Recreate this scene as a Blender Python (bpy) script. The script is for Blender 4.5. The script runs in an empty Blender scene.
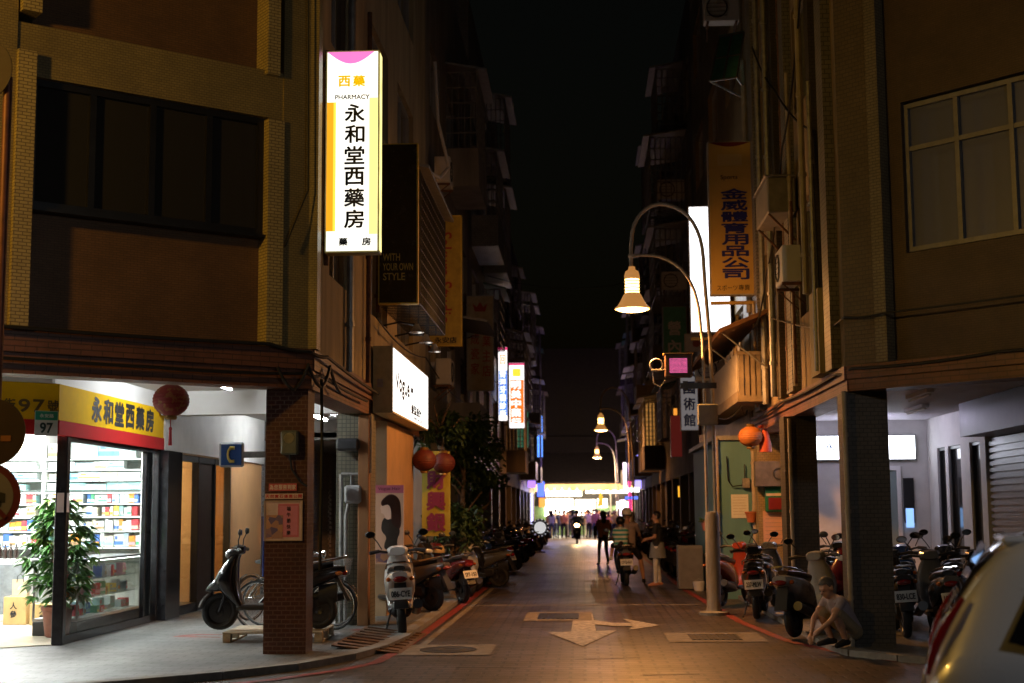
import bpy, math, random
from mathutils import Vector, Matrix
R = math.radians
scene = bpy.context.scene
COL = scene.collection
rnd = random.Random(11)

# ------------------------------------------------------------------ camera
CAM_H = 1.65
cam_d = bpy.data.cameras.new("camera")
cam_d.lens = 50.0; cam_d.sensor_width = 36.0
cam_d.clip_start = 0.1; cam_d.clip_end = 2000.0
cam = bpy.data.objects.new("camera", cam_d); COL.objects.link(cam)
CAM_ROT = Matrix.Rotation(R(2.80), 3, 'Z') @ Matrix.Rotation(R(90 + 6.82), 3, 'X') @ Matrix.Rotation(R(-0.40), 3, 'Z')
cam.matrix_world = Matrix.Translation((0, 0, CAM_H)) @ CAM_ROT.to_4x4()
cam_d.dof.use_dof = True
cam_d.dof.focus_distance = 17.5
cam_d.dof.aperture_fstop = 1.8
scene.camera = cam

# ------------------------------------------------------------------ night sky, faint moon, exposure
world = bpy.data.worlds.new("World"); scene.world = world; world.use_nodes = True
wn = world.node_tree.nodes; wl = world.node_tree.links
sky_n = wn.new('ShaderNodeTexSky'); sky_n.sky_type = 'NISHITA'; sky_n.sun_disc = False
sky_n.sun_elevation = R(2); sky_n.sun_rotation = R(160); sky_n.air_density = 1.4; sky_n.dust_density = 5
wl.new(sky_n.outputs[0], wn['Background'].inputs[0])
wn['Background'].inputs[1].default_value = 0.0022
sd = bpy.data.lights.new("moon", 'SUN'); sd.energy = 0.008; sd.angle = R(0.5); sd.color = (1, .9, .8)
so = bpy.data.objects.new("moon", sd); COL.objects.link(so); so.rotation_euler = (R(50), 0, R(20))
scene.view_settings.view_transform = 'Standard'
scene.view_settings.look = 'None'
scene.view_settings.exposure = 0.0
scene.view_settings.gamma = 1.0
scene.view_settings.use_curve_mapping = False
scene.cycles.max_bounces = 8
scene.cycles.transparent_max_bounces = 16
scene.cycles.sample_clamp_indirect = 3.0
scene.cycles.caustics_reflective = False
scene.cycles.caustics_refractive = False

# pixel of the 1024x683 photograph -> world point (used to read positions off the photo)
F = 1024 * 50.0 / 36.0
def ray(px, py):
    return CAM_ROT @ Vector(((px - 512) / F, -(py - 341.5) / F, -1.0))
O = Vector((0, 0, CAM_H))
def G(px, py, z=0.0):
    d = ray(px, py); return O + d * ((z - CAM_H) / d.z)
def atY(px, py, Y):
    d = ray(px, py); return O + d * (Y / d.y)
def atX(px, py, X):
    d = ray(px, py); return O + d * (X / d.x)

# ------------------------------------------------------------------ materials
MATS = {}
def nmat(name):
    m = bpy.data.materials.new(name); m.use_nodes = True
    nt = m.node_tree; return m, nt.nodes, nt.links, nt.nodes['Principled BSDF']
def mat(name, col, rough=.6, metal=0, var=.25, scale=6.0, bump=.0, spec=.5, coat=0, streak=0):
    """painted / plain surface with uneven tone (dirt) and optional bump"""
    if name in MATS: return MATS[name]
    m, n, l, p = nmat(name)
    p.inputs['Roughness'].default_value = rough; p.inputs['Metallic'].default_value = metal
    p.inputs['Specular IOR Level'].default_value = spec; p.inputs['Coat Weight'].default_value = coat
    p.inputs['Base Color'].default_value = (*col, 1)
    if var > 0:
        tc = n.new('ShaderNodeTexCoord')
        mp = n.new('ShaderNodeMapping'); mp.inputs['Scale'].default_value = (1, 1, .18 if streak else 1)
        l.new(tc.outputs['Object'], mp.inputs['Vector'])
        nz = n.new('ShaderNodeTexNoise'); nz.inputs['Scale'].default_value = scale; nz.inputs['Detail'].default_value = 6
        nz.inputs['Roughness'].default_value = .65
        l.new(mp.outputs[0], nz.inputs['Vector'])
        cr = n.new('ShaderNodeValToRGB')
        cr.color_ramp.elements[0].position = .3; cr.color_ramp.elements[1].position = .7
        cr.color_ramp.elements[0].color = (*[c * (1 - var) for c in col], 1)
        cr.color_ramp.elements[1].color = (*[min(1, c * (1 + var * .6)) for c in col], 1)
        l.new(nz.outputs['Fac'], cr.inputs[0]); l.new(cr.outputs[0], p.inputs['Base Color'])
        mr = n.new('ShaderNodeMapRange'); mr.inputs['To Min'].default_value = max(.02, rough - .12); mr.inputs['To Max'].default_value = min(1, rough + .12)
        l.new(nz.outputs['Fac'], mr.inputs['Value']); l.new(mr.outputs[0], p.inputs['Roughness'])
        if bump:
            b = n.new('ShaderNodeBump'); b.inputs['Strength'].default_value = bump; b.inputs['Distance'].default_value = .01
            l.new(nz.outputs['Fac'], b.inputs['Height']); l.new(b.outputs[0], p.inputs['Normal'])
    MATS[name] = m; return m
def tile(name, c1, c2, mortar, w, h, gap=.006, rough=.45, offset=.5, bump=.5, dirt=.45, dscale=1.3, spec=.5):
    """tiles / pavers / bricks laid in UV metres with dirt patches"""
    if name in MATS: return MATS[name]
    m, n, l, p = nmat(name)
    tc = n.new('ShaderNodeTexCoord')
    b = n.new('ShaderNodeTexBrick'); b.offset = offset; b.squash = 1
    b.inputs['Color1'].default_value = (*c1, 1); b.inputs['Color2'].default_value = (*c2, 1); b.inputs['Mortar'].default_value = (*mortar, 1)
    b.inputs['Scale'].default_value = 1; b.inputs['Mortar Size'].default_value = gap; b.inputs['Mortar Smooth'].default_value = .2
    b.inputs['Brick Width'].default_value = w; b.inputs['Row Height'].default_value = h; b.inputs['Bias'].default_value = 0
    l.new(tc.outputs['UV'], b.inputs['Vector'])
    nz = n.new('ShaderNodeTexNoise'); nz.inputs['Scale'].default_value = dscale; nz.inputs['Detail'].default_value = 9; nz.inputs['Roughness'].default_value = .72
    l.new(tc.outputs['Object'], nz.inputs['Vector'])
    mr = n.new('ShaderNodeMapRange'); mr.inputs['From Min'].default_value = .3; mr.inputs['From Max'].default_value = .68
    mr.inputs['To Min'].default_value = 1 - dirt; mr.inputs['To Max'].default_value = 1.08
    l.new(nz.outputs['Fac'], mr.inputs['Value'])
    mx = n.new('ShaderNodeMix'); mx.data_type = 'RGBA'; mx.blend_type = 'MULTIPLY'; mx.inputs['Factor'].default_value = 1
    l.new(b.outputs['Color'], mx.inputs['A']); l.new(mr.outputs[0], mx.inputs['B'])
    l.new(mx.outputs['Result'], p.inputs['Base Color'])
    rr = n.new('ShaderNodeMapRange'); rr.inputs['To Min'].default_value = min(1, rough + .18); rr.inputs['To Max'].default_value = max(.05, rough - .12)
    l.new(nz.outputs['Fac'], rr.inputs['Value']); l.new(rr.outputs[0], p.inputs['Roughness'])
    p.inputs['Specular IOR Level'].default_value = spec
    if bump:
        iv = n.new('ShaderNodeMath'); iv.operation = 'MULTIPLY_ADD'; iv.inputs[1].default_value = -1
        l.new(b.outputs['Fac'], iv.inputs[0]); l.new(nz.outputs['Fac'], iv.inputs[2])
        bp = n.new('ShaderNodeBump'); bp.inputs['Strength'].default_value = bump; bp.inputs['Distance'].default_value = .006
        l.new(iv.outputs[0], bp.inputs['Height']); l.new(bp.outputs[0], p.inputs['Normal'])
    MATS[name] = m; return m
def emit(name, col, s, var=0, scale=2.0):
    if name in MATS: return MATS[name]
    m, n, l, p = nmat(name)
    p.inputs['Base Color'].default_value = (*[c * .5 for c in col], 1); p.inputs['Roughness'].default_value = .4
    p.inputs['Emission Color'].default_value = (*col, 1); p.inputs['Emission Strength'].default_value = s
    if var:   # tubes behind the acrylic face
        tc = n.new('ShaderNodeTexCoord'); nz = n.new('ShaderNodeTexNoise'); nz.inputs['Scale'].default_value = scale; nz.inputs['Detail'].default_value = 1
        l.new(tc.outputs['Object'], nz.inputs['Vector'])
        mr = n.new('ShaderNodeMapRange'); mr.inputs['From Min'].default_value = .3; mr.inputs['From Max'].default_value = .7
        mr.inputs['To Min'].default_value = s * (1 - var); mr.inputs['To Max'].default_value = s * (1 + var)
        l.new(nz.outputs['Fac'], mr.inputs['Value']); l.new(mr.outputs[0], p.inputs['Emission Strength'])
    MATS[name] = m; return m
def glass(name, tint=(1, 1, 1), refl=1.0, rough=.02, opacity=0.0, body=(.02, .02, .02), trans=False):
    if name in MATS: return MATS[name]
    m = bpy.data.materials.new(name); m.use_nodes = True
    n = m.node_tree.nodes; l = m.node_tree.links; n.clear()
    out = n.new('ShaderNodeOutputMaterial'); tr = n.new('ShaderNodeBsdfTransparent'); tr.inputs[0].default_value = (*tint, 1)
    gl = n.new('ShaderNodeBsdfGlossy'); gl.inputs['Roughness'].default_value = rough
    lw = n.new('ShaderNodeLayerWeight'); lw.inputs[0].default_value = .5
    pw = n.new('ShaderNodeMath'); pw.operation = 'POWER'; pw.inputs[1].default_value = 4.5
    fr = n.new('ShaderNodeMath'); fr.operation = 'MULTIPLY_ADD'; fr.inputs[1].default_value = .8; fr.inputs[2].default_value = .045
    l.new(lw.outputs['Facing'], pw.inputs[0]); l.new(pw.outputs[0], fr.inputs[0])
    mu = n.new('ShaderNodeMath'); mu.operation = 'MULTIPLY'; mu.inputs[1].default_value = refl; mu.use_clamp = True
    df = n.new('ShaderNodeBsdfTranslucent' if trans else 'ShaderNodeBsdfDiffuse'); df.inputs[0].default_value = (*body, 1)
    m1 = n.new('ShaderNodeMixShader'); m1.inputs[0].default_value = opacity
    l.new(tr.outputs[0], m1.inputs[1]); l.new(df.outputs[0], m1.inputs[2])
    m2 = n.new('ShaderNodeMixShader'); l.new(fr.outputs[0], mu.inputs[0]); l.new(mu.outputs[0], m2.inputs[0])
    l.new(m1.outputs[0], m2.inputs[1]); l.new(gl.outputs[0], m2.inputs[2]); l.new(m2.outputs[0], out.inputs[0])
    MATS[name] = m; return m

# ------------------------------------------------------------------ mesh builder
def Tm(x=0, y=0, z=0, rz=0): return Matrix.Translation((x, y, z)) @ Matrix.Rotation(rz, 4, 'Z')
class MB:
    def __init__(s, T=None): s.v = []; s.f = []; s.m = []; s.uv = []; s.sm = []; s.T = T or Matrix.Identity(4); s.mi = 0
    def add(s, vs, fs, smooth=False):
        b = len(s.v); vs = [Vector(v) for v in vs]
        s.v += [tuple(s.T @ v) for v in vs]
        for f in fs:
            nrm = Vector((0, 0, 0))
            for i in range(len(f)):
                a, c = vs[f[i]], vs[f[(i + 1) % len(f)]]
                nrm += Vector(((a.y - c.y) * (a.z + c.z), (a.z - c.z) * (a.x + c.x), (a.x - c.x) * (a.y + c.y)))
            ax = max(range(3), key=lambda k: abs(nrm[k]))
            for i in f:
                v = vs[i]
                s.uv.append((v.y, v.z) if ax == 0 else (v.x, v.z) if ax == 1 else (v.x, v.y))
            s.f.append([b + i for i in f]); s.m.append(s.mi); s.sm.append(smooth)
        return s
    def box(s, x0, x1, y0, y1, z0, z1):
        if x0 > x1: x0, x1 = x1, x0
        if y0 > y1: y0, y1 = y1, y0
        if z0 > z1: z0, z1 = z1, z0
        return s.add([(x0,y0,z0),(x1,y0,z0),(x1,y1,z0),(x0,y1,z0),(x0,y0,z1),(x1,y0,z1),(x1,y1,z1),(x0,y1,z1)],
              [(0,3,2,1),(4,5,6,7),(0,1,5,4),(1,2,6,5),(2,3,7,6),(3,0,4,7)])
    def cbox(s, c, size, rot=None):
        old = s.T
        s.T = s.T @ Matrix.Translation(c) @ (rot.to_4x4() if rot else Matrix.Identity(4))
        s.box(-size[0]/2, size[0]/2, -size[1]/2, size[1]/2, -size[2]/2, size[2]/2); s.T = old; return s
    def rbox(s, x0, x1, y0, y1, z0, z1, b=.01):
        """box with chamfered edges"""
        xs=(x0,x1); ys=(y0,y1); zs=(z0,z1); vs=[]; idx={}
        for i in (0,1):
            for j in (0,1):
                for k in (0,1):
                    sx=b*(1-2*i); sy=b*(1-2*j); sz=b*(1-2*k)
                    idx[i,j,k,0]=len(vs); vs.append((xs[i],ys[j]+sy,zs[k]+sz))
                    idx[i,j,k,1]=len(vs); vs.append((xs[i]+sx,ys[j],zs[k]+sz))
                    idx[i,j,k,2]=len(vs); vs.append((xs[i]+sx,ys[j]+sy,zs[k]))
        fs=[]
        c=Vector(((x0+x1)/2,(y0+y1)/2,(z0+z1)/2))
        def q(l):
            p=[Vector(vs[i]) for i in l]; n=(p[1]-p[0]).cross(p[2]-p[0])
            ctr=sum(p,Vector())/len(p)
            fs.append(l if n.dot(ctr-c)>0 else l[::-1])
        o=[(0,0),(1,0),(1,1),(0,1)]
        for i in (0,1):
            q([idx[i,a,d,0] for a,d in o]); q([idx[a,i,d,1] for a,d in o]); q([idx[a,d,i,2] for a,d in o])
        for a in (0,1):
            for d in (0,1):
                q([idx[0,a,d,1],idx[1,a,d,1],idx[1,a,d,2],idx[0,a,d,2]])
                q([idx[a,0,d,0],idx[a,1,d,0],idx[a,1,d,2],idx[a,0,d,2]])
                q([idx[a,d,0,0],idx[a,d,1,0],idx[a,d,1,1],idx[a,d,0,1]])
                for k in (0,1): q([idx[a,d,k,0],idx[a,d,k,1],idx[a,d,k,2]]) if True else 0
        return s.add(vs,fs)
    def quad(s, a, b, c, d): return s.add([a,b,c,d],[(0,1,2,3)])
    def prism(s, poly, z0, z1):
        n=len(poly)
        ar=sum(poly[i][0]*poly[(i+1)%n][1]-poly[(i+1)%n][0]*poly[i][1] for i in range(n))
        if ar<0: poly=poly[::-1]
        vs=[(x,y,z0) for x,y in poly]+[(x,y,z1) for x,y in poly]
        return s.add(vs,[tuple(range(n))[::-1],tuple(range(n,2*n))]+[(i,(i+1)%n,n+(i+1)%n,n+i) for i in range(n)])
    def cyl(s, p0, p1, r0, r1=None, n=12, cap=True):
        r1 = r0 if r1 is None else r1
        p0=Vector(p0); p1=Vector(p1); d=(p1-p0).normalized()
        a=d.orthogonal().normalized(); b=d.cross(a)
        vs=[]
        for p,r in ((p0,r0),(p1,r1)):
            for i in range(n):
                t=2*math.pi*i/n; vs.append(p+a*(r*math.cos(t))+b*(r*math.sin(t)))
        s.add(vs,[(i,(i+1)%n,n+(i+1)%n,n+i) for i in range(n)],True)
        if cap: s.add(vs,[tuple(range(n))[::-1],tuple(range(n,2*n))])
        return s
    def tube(s, pts, r, n=8, close=False):
        pts=[Vector(p) for p in pts]; m=len(pts); rs=r if isinstance(r,(list,tuple)) else [r]*m
        vs=[]; ref=None
        for i,p in enumerate(pts):
            if close: d=(pts[(i+1)%m]-pts[i-1]).normalized()
            else: d=(pts[min(i+1,m-1)]-pts[max(i-1,0)]).normalized()
            if ref is None: ref=d.orthogonal().normalized()
            a=(ref-d*ref.dot(d)); a=a.normalized() if a.length>1e-6 else d.orthogonal().normalized(); ref=a; b=d.cross(a)
            for k in range(n):
                t=2*math.pi*k/n; vs.append(p+a*(rs[i]*math.cos(t))+b*(rs[i]*math.sin(t)))
        fs=[]
        for i in range(m if close else m-1):
            j=(i+1)%m
            for k in range(n): fs.append((i*n+k,i*n+(k+1)%n,j*n+(k+1)%n,j*n+k))
        s.add(vs,fs,True)
        if not close: s.add(vs,[tuple(range(n))[::-1],tuple(range((m-1)*n,m*n))])
        return s
    def lathe(s, prof, c=(0,0,0), axis='Z', n=20, sx=1, sy=1):
        """prof: (radius, height) list"""
        vs=[]; c=Vector(c)
        for r,h in prof:
            for k in range(n):
                t=2*math.pi*k/n; x=r*math.cos(t)*sx; y=r*math.sin(t)*sy
                vs.append(c+(Vector((x,y,h)) if axis=='Z' else Vector((x,h,y)) if axis=='Y' else Vector((h,x,y))))
        fs=[]
        for i in range(len(prof)-1):
            for k in range(n):
                q=(i*n+k,i*n+(k+1)%n,(i+1)*n+(k+1)%n,(i+1)*n+k)
                fs.append(q if axis!='Y' else q[::-1])
        return s.add(vs,fs,True)
    def ell(s, c, rx, ry, rz, n=14, m=9, rot=None):
        old=s.T; s.T=s.T@Matrix.Translation(c)@(rot.to_4x4() if rot else Matrix.Identity(4))
        vs=[(0,0,-rz)]; 
        for i in range(1,m):
            a=-math.pi/2+math.pi*i/m
            for k in range(n):
                t=2*math.pi*k/n; vs.append((rx*math.cos(a)*math.cos(t),ry*math.cos(a)*math.sin(t),rz*math.sin(a)))
        vs.append((0,0,rz)); L=len(vs)-1; fs=[]
        for k in range(n):
            fs.append((0,1+(k+1)%n,1+k)); fs.append((L,1+(m-2)*n+k,1+(m-2)*n+(k+1)%n))
        for i in range(m-2):
            for k in range(n): fs.append((1+i*n+k,1+i*n+(k+1)%n,1+(i+1)*n+(k+1)%n,1+(i+1)*n+k))
        s.add(vs,fs,True); s.T=old; return s
    def loft(s, secs, n=14, p=2.6, cap=True):
        """secs: (centre, half-width along Y, half-height, tilt) rings in planes whose normal turns in the XZ plane; superellipse"""
        vs=[]
        for c,w,h,tilt in secs:
            for k in range(n):
                t=2*math.pi*k/n; ct,st=math.cos(t),math.sin(t)
                y=w*math.copysign(abs(ct)**(2/p),ct); u=h*math.copysign(abs(st)**(2/p),st)
                vs.append((c[0]-u*math.sin(tilt),c[1]+y,c[2]+u*math.cos(tilt)))
        m=len(secs)
        s.add(vs,[(i*n+k,i*n+(k+1)%n,(i+1)*n+(k+1)%n,(i+1)*n+k) for i in range(m-1) for k in range(n)],True)
        if cap: s.add(vs,[tuple(range(n))[::-1],tuple(range((m-1)*n,m*n))],True)
        return s
    def mesh(s, name, mats):
        me=bpy.data.meshes.new(name); me.from_pydata(s.v,[],s.f)
        if not isinstance(mats,(list,tuple)): mats=[mats]
        for m in mats: me.materials.append(m)
        me.polygons.foreach_set('material_index',s.m); me.polygons.foreach_set('use_smooth',s.sm)
        ul=me.uv_layers.new(name='UVMap'); ul.data.foreach_set('uv',[c for u in s.uv for c in u])
        me.update()
        if any(s.sm): me.set_sharp_from_angle(angle=R(38))
        return me
    def build(s, name, mats, parent=None, loc=(0,0,0), rz=0):
        o=bpy.data.objects.new(name,s.mesh(name,mats)); COL.objects.link(o)
        o.location=loc; o.rotation_euler=(0,0,rz)
        if parent: o.parent=parent
        return o

def tag(o, label=None, cat=None, group=None, kind=None):
    if label: o['label']=label
    if cat: o['category']=cat
    if group: o['group']=group
    if kind: o['kind']=kind
    return o
def thing(name, label, cat, loc=(0,0,0), rz=0, group=None):
    o=bpy.data.objects.new(name,None); COL.objects.link(o); o.empty_display_size=.2
    o.location=loc; o.rotation_euler=(0,0,rz); return tag(o,label,cat,group)
def struct(o): o['kind']='structure'; return o
KIDS={}
def copy_tree(o, parent=None, loc=None, rz=None, label=None, group=None, s=None):
    c=o.copy(); COL.objects.link(c)
    if parent is not None: c.parent=parent
    if loc is not None: c.location=loc
    if rz is not None: c.rotation_euler=(0,0,rz)
    if s is not None: c.scale=(s,s,s)
    if label: c['label']=label
    if group: c['group']=group
    for ch in list(o.children): copy_tree(ch,c)
    return c
def kids(o, base):
    return [c for c in o.children if c.name.split('.')[0]==base]
def recolor(o, m, slot=0):
    o.material_slots[slot].link='OBJECT'; o.material_slots[slot].material=m

# ------------------------------------------------------------------ lettering (built-in font, CJK fallback)
TXT={}
def text_raw(t, bold=0.0, line=1.0):
    k=(t,bold,line)
    if k in TXT: return TXT[k]
    cu=bpy.data.curves.new('t','FONT'); cu.body=t; cu.size=1; cu.align_x='CENTER'; cu.offset=bold; cu.space_line=line; cu.resolution_u=4
    o=bpy.data.objects.new('t',cu); COL.objects.link(o)
    dg=bpy.context.evaluated_depsgraph_get(); dg.update()
    me=bpy.data.meshes.new_from_object(o.evaluated_get(dg))
    vs=[tuple(v.co) for v in me.vertices]; fs=[tuple(p.vertices) for p in me.polygons]
    bpy.data.objects.remove(o); bpy.data.curves.remove(cu); bpy.data.meshes.remove(me)
    TXT[k]=(vs,fs); return TXT[k]
def letter(mb, t, cx, cz, w, h, y=0.0, bold=0.0, line=1.0):
    """put the text, fitted to w x h, upright in the local XZ plane facing -Y; bold thickens the strokes"""
    vs,fs=text_raw(t,0,line)
    if not vs: return mb
    x0=min(v[0] for v in vs); x1=max(v[0] for v in vs); z0=min(v[1] for v in vs); z1=max(v[1] for v in vs)
    kx=w/max(x1-x0,1e-6); kz=h/max(z1-z0,1e-6); s=bold*min(kx,kz)
    for n,(dx,dz) in enumerate(((0,0),) if not bold else ((0,0),(s,s),(s,-s),(-s,s),(-s,-s),(s*1.3,0),(-s*1.3,0),(0,s*1.3),(0,-s*1.3))):
        mb.add([(cx+(v[0]-(x0+x1)/2)*kx+dx, y-n*.0003, cz+(v[1]-(z0+z1)/2)*kz+dz) for v in vs],fs)
    return mb
def smooth_poly(p, it=2):
    for _ in range(it):
        q=[]
        for i in range(len(p)):
            a=Vector(p[i]); c=Vector(p[(i+1)%len(p)]); q+=[tuple(a.lerp(c,.25)),tuple(a.lerp(c,.75))]
        p=q
    return p
def lamp(name, kind, loc, energy, col, parent=None, **kw):
    d=bpy.data.lights.new(name,kind); d.energy=energy; d.color=col
    for k,v in kw.items(): setattr(d,k,v)
    o=bpy.data.objects.new(name,d); COL.objects.link(o); o.location=loc
    if parent: o.parent=parent
    return o
scene.cycles.use_denoising = True
try: scene.cycles.denoiser = 'OPENIMAGEDENOISE'
except Exception: pass

def wbuild(mb, name, mats, parent):
    """mesh written in world coordinates, stored in its parent's frame"""
    inv = (Matrix.Translation(parent.location) @ Matrix.Rotation(parent.rotation_euler[2], 4, 'Z')).inverted()
    mb.v = [tuple(inv @ Vector(v)) for v in mb.v]
    return mb.build(name, mats, parent)

# ------------------------------------------------------------------ palette
M = dict(
  tile_yel = tile('tile_yellow', (.37,.29,.12), (.31,.245,.10), (.20,.155,.07), .06, .028, .004, .35, dirt=.35),
  tile_yel_s = tile('tile_strip', (.60,.49,.22), (.52,.42,.19), (.24,.18,.08), .09, .036, .006, .35, dirt=.3),
  tile_brn = tile('tile_brown', (.20,.105,.04), (.165,.088,.034), (.12,.065,.027), .08, .026, .004, .5, dirt=.35),
  tile_red = tile('tile_red', (.085,.030,.020), (.07,.025,.017), (.13,.07,.05), .10, .05, .006, .3, dirt=.4),
  tile_red_band = tile('tile_red_band', (.24,.10,.06), (.2,.085,.05), (.10,.05,.03), .23, .06, .006, .4, dirt=.5),
  tile_grn = tile('tile_green_grey', (.20,.19,.13), (.16,.155,.11), (.08,.075,.055), .06, .06, .006, .4, offset=0, dirt=.4),
  tile_och = tile('tile_ochre', (.36,.26,.11), (.31,.225,.10), (.20,.15,.08), .075, .045, .004, .4, dirt=.4),
  tile_dark = tile('tile_dark', (.085,.075,.055), (.07,.062,.045), (.035,.03,.025), .09, .05, .005, .5, dirt=.5),
  tile_gry = tile('tile_grey', (.26,.25,.22), (.22,.21,.19), (.10,.10,.09), .11, .06, .006, .45, dirt=.45),
  render_bei = mat('render_beige', (.42,.34,.20), .85, var=.4, scale=2.2, bump=.3, streak=1),
  render_gry = mat('render_grey', (.24,.225,.20), .9, var=.45, scale=1.8, bump=.4, streak=1),
  render_drk = mat('render_dark', (.12,.105,.09), .9, var=.5, scale=1.5, bump=.4, streak=1),
  teal = mat('teal_paint', (.10,.25,.29), .6, var=.2, scale=3, streak=1),
  white = mat('white_paint', (.78,.78,.76), .6, var=.06, scale=2),
  offwhite = mat('offwhite_paint', (.62,.61,.58), .6, var=.12, scale=3),
  cream = mat('cream_wall', (.62,.50,.36), .7, var=.12, scale=2),
  black = mat('black_metal', (.012,.012,.013), .35, var=.2),
  dgrey = mat('dark_grey_metal', (.045,.047,.05), .4, var=.3),
  stone = mat('dark_polished_stone', (.03,.03,.033), .15, var=.6, scale=9),
  steel = mat('brushed_steel', (.45,.45,.46), .32, 1, var=.2, scale=14),
  galv = mat('galvanised_pipe', (.34,.34,.33), .5, .6, var=.35, scale=10),
  rust = mat('rusty_iron', (.16,.075,.035), .75, .2, var=.6, scale=9),
  brown = mat('brown_painted_metal', (.09,.05,.028), .5, var=.35),
  pvc = mat('old_pvc_pipe', (.40,.34,.25), .5, var=.3, scale=4),
  cable = mat('black_cable', (.012,.011,.010), .6, var=0),
  alu = mat('window_aluminium', (.42,.41,.38), .4, .5, var=.2),
  concrete = mat('concrete', (.30,.28,.25), .85, var=.35, scale=5, bump=.3),
  wood = mat('weathered_wood', (.36,.30,.22), .8, var=.4, scale=7, bump=.4),
  shutter = mat('roller_shutter', (.30,.31,.32), .4, .4, var=.25, scale=3),
  g_dark = glass('window_glass_dark', (.35,.36,.38), 1.8, .12, .7, (.05,.048,.045)),
  g_clear = glass('shop_glass', (.96,.98,.97), .9, .01),
  g_frost = glass('hammered_glass', (.7,.75,.85), 1.2, 0.3, .6, (.17,.18,.22)),
)
# ------------------------------------------------------------------ ground, pavements, markings
road_m = tile('road_pavers', (.125,.088,.066), (.078,.055,.043), (.014,.010,.008), .30, .20, .018, .42, dirt=.72, dscale=.8, bump=.8)
pave_m = tile('pavement_tiles', (.17,.168,.162), (.13,.128,.124), (.05,.049,.047), .30, .15, .008, .45, offset=.5, dirt=.42, dscale=.8)
asph_m = mat('asphalt', (.060,.056,.052), .7, var=.45, scale=14, bump=.6)
paint_r = mat('worn_red_paint', (.26,.03,.022), .65, var=.7, scale=9)
paint_w = mat('worn_white_paint', (.46,.41,.34), .6, var=.75, scale=11)
paint_y = mat('pale_band', (.23,.19,.14), .65, var=.6, scale=7)
iron_m = mat('cast_iron', (.035,.032,.03), .5, .5, var=.5, scale=20, bump=.4)

b = MB(); b.quad((-250,-120,0),(250,-120,0),(250,400,0),(-250,400,0)); struct(b.build('ground', asph_m))
# pavers of the lane, in strips so that the row direction runs along the street
b = MB(); b.quad((-2.6,13.2,.004),(9,13.2,.004),(9,16.2,.004),(-2.6,16.2,.004)); b.quad((-2.6,16.2,.004),(3.6,16.2,.004),(3.6,97,.004),(-2.6,97,.004))
struct(b.build('road', road_m))
PV = .06
lp = [(-2.42,96),(-2.42,18.6),(-2.5,17.4),(-2.72,16.3),(-3.15,15.25),(-3.75,14.5),(-4.6,13.7),(-12.5,7.1),(-14,9),(-14,96)]
b = MB(); b.prism(lp, -.2, PV); struct(b.build('pavement', pave_m))
rp = [(3.0,96),(3.0,17.2),(3.1,16.6),(3.5,16.0),(12,7.3),(14,9),(14,96)]
b = MB(); b.prism(rp, -.2, PV-.002); struct(b.build('pavement', pave_m))
def ribbon(pts, w, z):
    b = MB(); L = []; Rr_ = []
    for i, p in enumerate(pts):
        a = Vector(pts[max(i-1,0)]); c = Vector(pts[min(i+1,len(pts)-1)]); d = (c-a).normalized(); nn = Vector((-d.y, d.x))
        L.append((p[0]+nn.x*w/2, p[1]+nn.y*w/2, z)); Rr_.append((p[0]-nn.x*w/2, p[1]-nn.y*w/2, z))
    for i in range(len(pts)-1): b.quad(Rr_[i], Rr_[i+1], L[i+1], L[i])
    return b
kerb_m = mat('kerb_stone', (.22,.21,.19), .8, var=.35, scale=6, bump=.3)
b = MB()
kp = [(p[0]+.05, p[1]-.03) for p in lp[:8]]
for i in range(len(kp)-1):
    a, c = Vector(kp[i]), Vector(kp[i+1]); d = (c-a).normalized(); n_ = Vector((-d.y, d.x))*.09
    b.prism([tuple(a-n_), tuple(c-n_), tuple(c+n_), tuple(a+n_)], -.1, PV+.012+.0006*i)
struct(b.build('kerb', kerb_m))
b = MB()
kp = [(p[0]-.05, p[1]-.03) for p in rp[:5]]
for i in range(len(kp)-1):
    a, c = Vector(kp[i]), Vector(kp[i+1]); d = (c-a).normalized(); n_ = Vector((-d.y, d.x))*.09
    b.prism([tuple(a-n_), tuple(c-n_), tuple(c+n_), tuple(a+n_)], -.1, PV+.012+.0006*i)
struct(b.build('kerb', kerb_m))
# red no-parking lines following both kerbs
struct(ribbon([(-2.12,90),(-2.14,40),(-2.16,25),(-2.2,18),(-2.3,15.9),(-2.55,15.2),(-3.1,14.3),(-3.9,13.5),(-6,11.7)], .13, .009).build('red_kerb_line', paint_r))
struct(ribbon([(2.06,80),(2.1,30),(2.3,21.5),(2.55,18.4),(2.9,17.0),(3.4,15.9)], .13, .009).build('red_kerb_line', paint_r))
struct(ribbon([(-1.95,60),(-1.98,25),(-2.02,17)], .10, .0085).build('gutter_line', paint_y))
for Y, w_ in ((25.35,.20),(28.6,.12),(33.8,.12),(38.5,.14),(46,.14),(55,.15)):
    b = MB(); b.quad((-1.9,Y,.008),(2.0,Y,.008),(2.0,Y+w_,.008),(-1.9,Y+w_,.008)); struct(b.build('paving_band', paint_y))
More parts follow.
